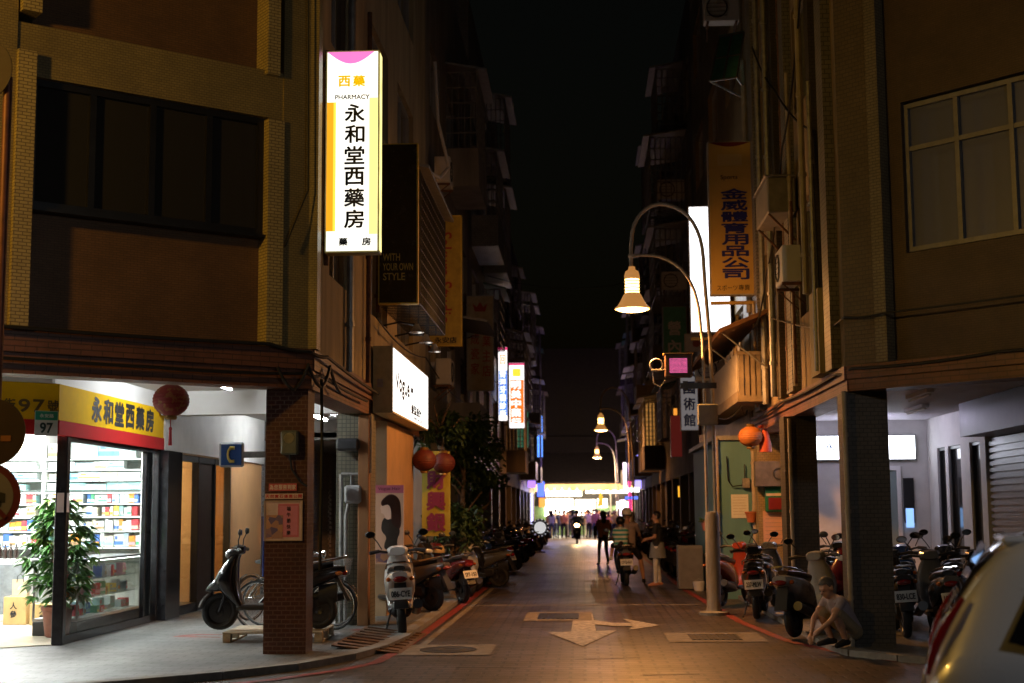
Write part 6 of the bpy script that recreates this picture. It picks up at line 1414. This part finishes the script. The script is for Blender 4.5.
# ------------------------------------------------------------------ right arcade: lit sign, tubes, fittings
t=thing('arcade_lightbox','long glowing white lightbox sign over the glazed door deep in the right arcade','sign',(5.0,25.9,2.52))
b=MB(); b.box(-1.2,.98,.0,.07,0,.46); b.build('casing',M['dgrey'],t)
b=MB(); b.box(-1.18,.96,-.012,-.001,.02,.44); b.build('panel',emit('arcade_sign',(.86,.9,1),4.5),t)
b=MB(); [letter(b,c,-.55+i*.28,.25,.2,.18,-.015,.01) for i,c in enumerate('永安診所')]; b.build('lettering',mat('pale_blue_ink',(.25,.4,.6),.5,var=0),t)
for i,(x,y) in enumerate(((4.9,24.6),(5.2,22.4),(4.6,19.6))):
    t=thing('tube_light','bluish white fluorescent tube under the right arcade ceiling, %s'%('nearest the lit sign','middle of the arcade','nearest the camera')[i],'tube light',(x,y,3.23),0,'tube lights in the right arcade')
    b=MB(); b.box(-.05,.05,-.62,.62,-.05,0); b.build('fitting',M['white'],t)
    b=MB(); b.cyl((0,-.6,-.075),(0,.6,-.075),.018,n=8); b.build('tube',emit('violet_tube',(.78,.72,1),85),t)
    if i>=1: [bpy.data.objects.remove(c) for c in list(t.children) if c.name.startswith('tube')]; b=MB(); b.cyl((0,-.6,-.075),(0,.6,-.075),.018,n=8); b.build('tube',M['white'],t); t['label']='unlit fluorescent tube under the right arcade ceiling, %s'%('','middle one','nearest the camera')[i]
t=thing('door_display','tall dark door panel with a small lit blue screen beside the glazed arcade door','door panel',(5.83,25.96,1.2))
b=MB(); b.box(-.09,.09,-.03,.0,.2,1.0); b.build('dark_panel',M['black'],t)
b=MB(); b.box(-.07,.07,-.034,-.031,.12,.46); b.build('screen',emit('blue_screen',(.3,.55,1),1.2),t)
t=thing('exhaust_box','grey metal exhaust box with a round fan high on the ochre column','ventilator',(3.43,26.38,2.3))
b=MB(); b.rbox(-.30,.33,-.22,0,-.23,.23,.01); b.build('housing',mat('vent_brown',(.15,.13,.11),.6,var=.4),t)
b=MB(); b.lathe([(.11,-.225),(.11,-.24),(.09,-.24),(.09,-.225)],(.13,0,.0),axis='Y',n=20); b.build('fan_ring',M['dgrey'],t)
t=thing('payphone','green and red wall payphone on the ochre column','telephone',(3.5,26.39,1.85))
b=MB(); b.rbox(-.18,.18,-.12,0,-.24,.26,.02); b.build('housing',mat('phone_green',(.02,.16,.07),.4,var=.2),t)
b=MB(); b.rbox(-.13,.13,-.14,-.121,-.2,.02,.01); b.build('front_plate',mat('phone_red',(.20,.018,.014),.4,var=.2),t)
b=MB(); b.box(-.17,.17,-.126,-.121,.05,.10); b.build('label_strip',mat('phone_cream',(.6,.5,.35),.5),t)
for i,(x,Y,z,w,h,c,lab) in enumerate(((3.48,26.395,1.33,.20,.30,(.62,.36,.26),'pink paper notice under the wall payphone'),(2.93,26.99,1.72,.16,.22,(.62,.66,.64),'white paper notice on the teal wall'),(3.4,27.0,1.4,.01,.01,(.5,.5,.5),''))[:2]):
    t=thing('notice',lab,'notice',(x,Y,z)); b=MB(); b.box(-w,w,-.008,-.001,-h,h); b.build('sheet',mat('paper_%d'%i,c,.7,var=.1),t)
    b=MB()
    for k in range(7): b.box(-w*.8,w*(.8-.3*((k*7)%3)/3),-.0105,-.0085,h*(.75-k*.24),h*(.775-k*.24))
    b.build('text_lines',mat('text_grey',(.30,.24,.2),.6,var=0),t)
def flower_pot(label,x,y,z,m=None,plant=False):
    t=thing('flower_pot',label,'flower pot',(x,y,z),0,'flower pots on the right wall')
    b=MB(); b.lathe([(0,0),(.07,0),(.11,.17),(.12,.17),(.12,.2),(.1,.2),(.09,.12),(0,.12)],n=16); b.build('pot',m or mat('pot_orange',(.42,.13,.05),.6,var=.3),t)
    if plant:
        b=MB()
        for k in range(40):
            a=rnd.uniform(0,6.28); leaf(b,Vector((.05*math.cos(a),.05*math.sin(a),.15)),Vector((math.cos(a)*.7,math.sin(a)*.7,rnd.uniform(.1,1.2))),rnd.uniform(.1,.26),.045)
        b.build('foliage',leafm,t)
    return t
flower_pot('small orange flower pot hung on the teal wall corner',3.12,26.84,1.42)
flower_pot('small orange flower pot hung beside the pink notice',3.86,26.3,1.38)
flower_pot('pink flower pot with a leafy plant at the street side of the teal wall',2.42,28.4,1.25,mat('pot_pink',(.45,.18,.16),.6,var=.2),True)
t=thing('wall_meter','small grey meter with a curved conduit on the teal wall','meter',(3.05,26.97,2.15)); b=MB(); b.rbox(-.07,.07,-.09,0,-.09,.09,.01); b.build('housing',M['galv'],t); b=MB(); b.tube([(-.02,-.04,.09),(-.02,-.04,.35)],.012); b.tube([(-.07,-.04,-.04),(-.25,-.04,-.06),(-.33,-.04,.05),(-.35,-.04,.5)],.012); b.build('conduit',M['black'],t)
for (x,y,z0,z1,rr,lab) in ((2.50,26.9,0,3.0,.05,'tall grey drainpipe at the left edge of the teal wall'),(3.19,26.88,0,2.75,.045,'pale drainpipe between the teal wall and the ochre column'),(3.09,21.42,0,3.0,.03,'thin pipe running down the second dark tiled column'),(3.10,16.98,0,3.04,.03,'pale pipe running down the nearest dark tiled column')):
    b=MB(); b.cyl((0,0,z0),(0,0,z1),rr,n=10); 
    for z in (.6,1.6,2.5): b.cyl((0,0,z),(0,0,z+.05),rr*1.25,n=10)
    tag(b.build('drainpipe',M['pvc'],None,(x,y,.0)),lab,'drainpipe','pipes on the right')
lantern('orange round lantern hanging from the right arcade edge before the teal wall',(2.93,25.0,2.92),.21,mat('lantern_orange',(.50,.17,.04),.6,var=.15,scale=9),tassel=False,sq=.86)
t=thing('festival_ornament','red and orange cloth ornament hanging right of the orange lantern','ornament',(3.18,25.0,2.85))
b=MB(); b.lathe([(.03,.3),(.06,.26),(.03,.2),(.07,.1),(.10,-.05),(.11,-.2),(.0,-.2)],n=14); b.ell((-.06,0,.24),.06,.02,.03); b.ell((.06,0,.24),.06,.02,.03); b.build('cloth',mat('ornament_red',(.55,.08,.03),.6,var=.3),t)
b=MB(); b.cyl((0,0,.28),(0,0,.5),.006,n=5); b.build('cord',M['cable'],t)
t=thing('utility_cabinet','waist high pale grey utility cabinet by the right kerb','cabinet',(2.2,30.3,.0)); b=MB(); b.rbox(-.24,.28,-.2,.3,.02,.92,.015); b.build('housing',mat('cabinet_grey',(.19,.185,.175),.5,var=.2),t); b=MB(); b.box(-.22,.26,-.206,-.201,.08,.86); b.build('door',mat('cabinet_door',(.16,.155,.15),.5,var=.25),t)
# ------------------------------------------------------------------ air conditioners and boxes high on the walls
def air_con(label,x,y,z,deg,w=.8,h=.55,d=.32):
    t=thing('air_conditioner',label,'air conditioner',(x,y,z),R(deg),'air conditioners on the facades')
    b=MB(); b.rbox(-w/2,w/2,-d,0,0,h,.015); b.build('housing',M['offwhite'],t)
    b=MB(); b.lathe([(h*.38,-d-.003),(h*.38,-d-.02),(h*.34,-d-.02),(h*.34,-d-.003)],(-w*.14,0,h*.5),axis='Y',n=22)
    for k in range(5): b.cyl((-w*.14-h*.36,-d-.012,h*(.2+k*.15)),(-w*.14+h*.36,-d-.012,h*(.2+k*.15)),.005,n=5)
    b.build('fan_grille',M['dgrey'],t)
    for s in (-1,1): b=MB(); b.box(s*w*.4-.02,s*w*.4+.02,-d,.05,-.04,-.003); b.cyl((s*w*.4,-d*.9,-.04),(s*w*.4,.04,-.3),.012,n=6); b.build('bracket',M['rust'],t)
    return t
air_con('white air conditioner under the blank lightbox on the right',2.85,31.5,4.45,0,.7,.55)
air_con('air conditioner high on the left wall above the dark fashion sign',-2.98,29.0,8.4,90)
air_con('lower air conditioner on the left wall near the salon lightbox',-3.05,29.9,4.3,90)
t=thing('window_box','grey boxed air conditioner with a sloped lid high on the right wall','air conditioner',(2.95,21.1,5.93))
b=MB(); b.rbox(-.22,.19,-.7,.7,0,.52,.02); b.build('housing',mat('box_grey',(.22,.21,.19),.6,var=.3),t); b=MB(); b.rbox(-.26,.19,-.74,.74,.523,.55,.01); b.build('lid',M['galv'],t)
for y in (-.6,.6): b=MB(); b.cyl((-.2,y,0),(.18,y,-.4),.018,n=6); b.build('bracket',M['rust'],t)
# balcony with pale slats and a rusty awning on the right corner building
b=MB(); b.box(2.62,3.12,24.0,30.6,3.46,3.56); [b.box(2.66+k*.095,2.73+k*.095,24.02,24.06,3.56,4.25) for k in range(5)]; b.box(2.62,3.12,24.0,24.08,4.25,4.31); b.box(2.62,2.68,24.09,30.6,3.56,3.64); wbuild(b,'balcony',mat('balcony_pale',(.24,.19,.13),.7,var=.35),br)
b=MB()
for k in range(44): y=24.12+k*.148; b.box(2.63,2.66,y,y+.11,3.64,4.3)
wbuild(b,'balcony_slats',mat('slat_white',(.36,.32,.26),.6,var=.25),br)
b=MB(); b.add([(2.30,23.6,4.62),(3.12,23.6,4.95),(3.12,30.6,4.95),(2.30,30.6,4.62),(2.30,23.6,4.58),(3.12,23.6,4.91),(3.12,30.6,4.91),(2.30,30.6,4.58)],[(0,1,2,3),(4,7,6,5),(0,4,5,1),(3,2,6,7),(0,3,7,4),(1,5,6,2)])
for k in range(35): b.cyl((2.30,23.7+k*.2,4.63),(3.12,23.7+k*.2,4.96),.03,n=6)
wbuild(b,'balcony_awning',mat('rust_sheet',(.25,.13,.06),.7,.2,var=.4),br)
for y in (23.8,26,28.2): b=MB(); b.cyl((2.36,y,4.6),(3.1,y,4.0),.015,n=6); wbuild(b,'awning_stay',M['galv'],br)
for i in range(5):
    t=thing('hanging_laundry','%s laundry piece hung on the right balcony, %s from the near end'%(('white','amber','cream','grey','tan')[i],ORD[i+1]),'laundry',(2.72,24.5+i*.55,4.25),R(90),'laundry on the right balcony')
    b=MB(); vs=[]
    for k in range(6):
        for q in range(5): vs.append((-.2+q*.1,.02*math.sin(q*1.9+k),-k*.09+.25))
    b.add(vs,[(k*5+q,(k+1)*5+q,(k+1)*5+q+1,k*5+q+1) for k in range(5) for q in range(4)],True); b.build('garment',mat('laundry_%d'%i,((.7,.68,.62),(.6,.4,.14),(.6,.52,.38),(.35,.34,.33),(.45,.32,.2))[i],.8,var=.1),t)
    b=MB(); b.tube([(-.18,0,.25),(0,0,.32),(.18,0,.25)],.006,5); b.build('hanger',M['black'],t)
# green framed awning high on the right
t=thing('sheet_awning','green corrugated sheet awning in a steel frame high on the right facade','awning',(2.85,25.6,9.75))
bl_,br_,tr_,tl_=[atY(*a)-t.location for a in ((709.7,80.5,25.2),(736.6,76.7,25.2),(744,31.6,26.2),(719,36.6,26.2))]
nv=Vector((0,.03,.03)); b=MB(); b.add([bl_,br_,tr_,tl_,bl_+nv,br_+nv,tr_+nv,tl_+nv],[(0,1,2,3),(7,6,5,4),(0,4,5,1),(1,5,6,2),(2,6,7,3),(3,7,4,0)]); b.build('sheet',mat('sheet_green',(.16,.55,.42),.5,var=.3),t)
b=MB(); fo=Vector((0,-.02,-.02))
for p,q in ((bl_,br_),(br_,tr_),(tr_,tl_),(tl_,bl_),(bl_.lerp(tl_,.5),br_.lerp(tr_,.5)),(bl_.lerp(br_,.5),tl_.lerp(tr_,.5)),(br_,Vector((.3,.5,br_.z))),(bl_,Vector((.3,.6,bl_.z-.05)))): b.cyl(p+fo,q+fo,.02,n=6)
b.build('frame',M['galv'],t)
# drainpipes and conduits on the facades
for i,(x,y,z0,z1,rr,lab) in enumerate(((3.06,25.7,5.2,9.9,.06,'fat pale drainpipe above the yellow sports sign'),(3.07,23.9,3.4,14,.05,'drainpipe beside the boxed air conditioner on the right wall'),(3.08,21.2,3.4,14,.04,'thin pipe on the right wall nearer the corner'),(3.05,20.4,3.4,8,.03,'rusty conduit on the right wall near the corner'),
      (-3.06,18.6,3.5,14,.05,'drainpipe on the left side wall beside the lit pharmacy sign'),(-3.06,20.2,3.5,9,.035,'thin conduit on the left side wall'))):
    b=MB(); pts=[(0,0,z0),(0,0,(z0+z1)/2),(0,0,z1)]; b.tube(pts,rr,8)
    for k in range(int((z1-z0)/1.2)): b.cyl((0,0,z0+.6+k*1.2),(0,0,z0+.66+k*1.2),rr*1.3,n=8)
    tag(b.build('drainpipe',(M['pvc'],M['galv'],M['rust'])[i%3],None,(x,y,0)),lab,'drainpipe','pipes on the facades')
# corner of brown post by the salon poster
b=MB(); b.rbox(-.09,.07,-.07,.07,0,3.05,.01); tag(b.build('wooden_post',mat('orange_brown_post',(.30,.13,.045),.6,var=.3,streak=1),None,(-3.13,20.41,0)),'orange brown painted post between the second column and the salon poster','post')
# ------------------------------------------------------------------ cables
def cable(label,pts,rr=.014,sag=.0,grp='cables on the buildings',m=None):
    P_=[Vector(p) for p in pts]; out=[]
    for i in range(len(P_)-1):
        for k in range(8):
            f=k/8; q=P_[i].lerp(P_[i+1],f); q.z-=sag*4*f*(1-f); out.append(q)
    out.append(P_[-1]); b=MB(); o0=out[0]; b.tube([q-o0 for q in out],rr,6); tag(b.build('cable',m or M['cable'],None,o0),label,'cable',grp)
fl=lambda u,z,o=.03: FL@Vector((u,-o,z))
frr=lambda u,z,o=.05: FR@Vector((u,-o,z))
cable('black cable along the lower edge of the left corner beam',[fl(-9,3.24),fl(-5,3.27),fl(-2,3.22),fl(-.1,3.25),(-3.06,16.5,3.25),(-3.04,20,3.22)],.018,.02)
cable('second black cable along the top of the left corner beam',[fl(-9,3.57,.05),fl(-4,3.55,.05),fl(-.6,3.56,.05),fl(-.08,3.5,.05),(-3.0,16.6,3.48),(-3.02,21,3.4)],.022,.02)
cable('bunched loose cable hanging at the left corner of the beam',[fl(-.5,3.3,.06),fl(-.3,3.05,.08),fl(-.12,3.35,.08),(-3.03,16.4,3.1),(-3.02,16.9,3.4),(-3.02,17.6,3.15)],.02,.05)
cable('black cable hanging down the left corner wall',[fl(-.15,9,.03),fl(-.13,5.4,.05),fl(-.42,4.7,.05)],.010,.0)
cable('black cable down the side of the brick pier',[(-3.03,16.4,3.2),(-3.02,16.42,2.4),(-3.03,16.40,1.0)],.02)
cable('thin cable along the right corner beam',[frr(6,3.36),frr(2,3.33),frr(.1,3.3),(3.09,17.4,3.28),(3.08,22,3.3),(3.07,26,3.25)],.018,.03)
cable('cable crossing the right corner pier at sign height',[frr(5,3.95,.04),frr(.6,3.9,.1),frr(.02,3.92,.05),(3.08,18,3.9),(2.95,22,4.6)],.012,.02)
cable('dark cable hanging diagonally high on the right wall',[(3.02,24,9.6),(2.98,21.2,8.0),(3.05,18.4,6.6),(3.08,18.3,4.0)],.016,.1)
cable('long cable slung from the lamp post to the right balcony',[(2.13,22.95,3.15),(2.7,24.2,3.4),(3.0,26,3.45)],.010,.12)
cable('cable strung across the left facades above the salon lightbox',[(-3.0,20.6,4.5),(-2.98,27,4.6),(-2.95,36,4.4)],.012,.15)
cable('white looped hose hanging on the left wall behind the glowing sign',[(-2.85,27.5,10.6),(-2.8,27.6,9.4),(-2.6,27.8,8.5),(-2.75,27.4,8.2),(-2.95,27,8.25)],.035,.0,'cables on the buildings',M['offwhite'])
# ------------------------------------------------------------------ street tree and shrubs on the left
def tree(label,loc,h,cr,n,seed,lw=.09):
    r=random.Random(seed); t=thing('street_tree',label,'tree',loc)
    b=MB(); b.tube([(0,0,0),(.04,.02,h*.25),(-.03,.05,h*.5),(.05,0,h*.8)],[.085,.07,.055,.025],8)
    for k in range(7):
        a=k*.9; z=h*(.35+.06*k); b.tube([(0,0,z),(.3*cr*math.cos(a),.3*cr*math.sin(a),z+.25),(.75*cr*math.cos(a),.75*cr*math.sin(a),z+.55)],[.03,.02,.008],6)
    b.build('trunk',mat('bark',(.12,.08,.045),.9),t)
    b=MB(); cl=[(Vector((r.gauss(0,.45)*cr,r.gauss(0,.55)*cr,h*(.55+.45*r.random()))),r.uniform(.25,.5)*cr) for _ in range(16)]
    for i in range(n):
        c,rd=cl[i%len(cl)]; d=Vector((r.gauss(0,1),r.gauss(0,1),r.gauss(0,1))).normalized(); p=c+d*rd*r.random()**.4
        b.mi=1 if r.random()<.18 else 0; leaf(b,p,Vector((r.gauss(0,1),r.gauss(0,1),r.uniform(-1,.3))),r.uniform(.10,.20),lw*r.uniform(.6,1))
    b.build('crown',[mat('tree_leaf',(.03,.065,.018),.55,var=.5,scale=4),mat('tree_leaf_light',(.05,.085,.02),.55,var=.3)],t)
tree('bushy street tree at the left kerb just beyond the yellow banner',(-2.6,31.0,PV),3.6,.8,2200,4)
tree('smaller street tree behind the first on the left',(-2.6,35.5,PV),3.4,.75,1500,5)
tree('low dark shrub in a tub beside the yellow banner',(-2.55,27.9,PV),1.7,.6,900,6)
tree('leafy shrub on the roof edge of the salon canopy',(-2.75,27.4,2.6),.9,.55,500,8)
# litter and small kerb things
t=thing('bucket','small pale bucket on the ground by the utility cabinet','bucket',(2.35,29.7,.0)); b=MB(); b.lathe([(0,0),(.09,0),(.12,.2),(.125,.2),(.1,.01)],n=14); b.build('pail',M['offwhite'],t); b=MB(); b.tube([(-.12,0,.19),(0,0,.26),(.12,0,.19)],.005,5); b.build('handle',M['galv'],t)

# deep window cages with machines stacked on the right facade, behind the street lamp
G6=[o for o in COL.objects if o.get('label','').startswith('grey row house with the green shop sign')][0]
SR6=Matrix.Translation((3.15,39.0,0))@Matrix.Rotation(R(-90),4,'Z')
for z0,z1,x0,x1,dd in ((7.9,9.9,-5.6,-2.4,-.95),(10.6,12.6,-5.8,-2.2,-1.05),(13.2,14.8,-5.4,-2.6,-.8)):
    wbuild(cage(SR6,x0,x1,dd,.02,z0,z1,nx=10,nz=6,r=.018),'window_grille',M['galv'],G6)
    wbuild(slab_roof(SR6,x0-.1,x1+.1,dd-.2,.02,z1+.06),'awning',M['galv'],G6)
air_con('air conditioner inside the middle deep window cage on the right',2.7,41.6,10.75,0,.8,.6)
air_con('air conditioner inside the lowest deep window cage on the right',2.75,41.6,8.05,0,.75,.55)
air_con('air conditioner on the right wall high above the sports sign',2.85,27.5,11.2,0,.7,.55)

cable('sagging cable between the left house fronts above the tree',[(-2.95,29,6.2),(-2.9,39,6.6),(-2.85,52,6.3)],.014,.5)
cable('pair cable slung along the right facades behind the blank lightbox',[(3.0,30,5.0),(2.9,39,5.6),(2.9,54,5.2)],.014,.5)
cable('thin wire crossing the lane far beyond the nearest lamp',[(-2.9,44,9.0),(2.95,47,9.6)],.010,.5)
far_sign('unlit dull red sign board low on the right beyond the white cabinet',2.75,3.1,44.5,3.3,4.6,(.5,.05,.04),.12)  # faint emission in the board's face keeps it visible
far_sign('dim amber vertical sign on the right halfway to the market',2.55,3.05,60,4.2,6.2,(1,.5,.12),.35)
far_sign('dim green vertical sign on the left beyond the orange one',-3.05,-2.5,66,4.6,6.6,(.1,.6,.35),.25)
far_sign('small violet lit sign over the left arcade near the market',-2.95,-2.5,76,2.9,3.6,(.5,.25,1),1.4)

for i,(y,z0,z1,rr,lab) in enumerate(((18.2,3.4,7.2,.03,'short grey conduit nearest the corner on the right street wall'),(18.9,4.5,14,.045,'pale drainpipe between the two nearest tile strips of the right street wall'),(20.0,3.4,6.0,.022,'thin rusty pipe under the boxed air conditioner on the right wall'),(22.3,3.4,14,.05,'grey drainpipe behind the boxed air conditioner on the right wall'),(24.6,3.4,5.2,.03,'short pipe above the slatted balcony on the right'))):
    b=MB(); b.tube([(0,0,z0),(0,.01,(z0+z1)/2),(0,0,z1)],rr,8)
    for k in range(int((z1-z0)/1.1)): b.cyl((0,0,z0+.5+k*1.1),(0,0,z0+.55+k*1.1),rr*1.35,n=8)
    tag(b.build('drainpipe',(M['galv'],M['pvc'],M['rust'])[i%3],None,(3.00,y,0)),lab,'drainpipe','pipes on the facades')
air_con('small air conditioner on the right street wall near the corner above the beam',2.98,19.4,4.7,-90,.7,.5,.26)
cable('loose cable dropping along the right street wall to the balcony',[(3.0,18.6,8.5),(2.97,20.5,6.9),(2.97,22.6,5.4),(2.9,24.2,4.7)],.014,.25)
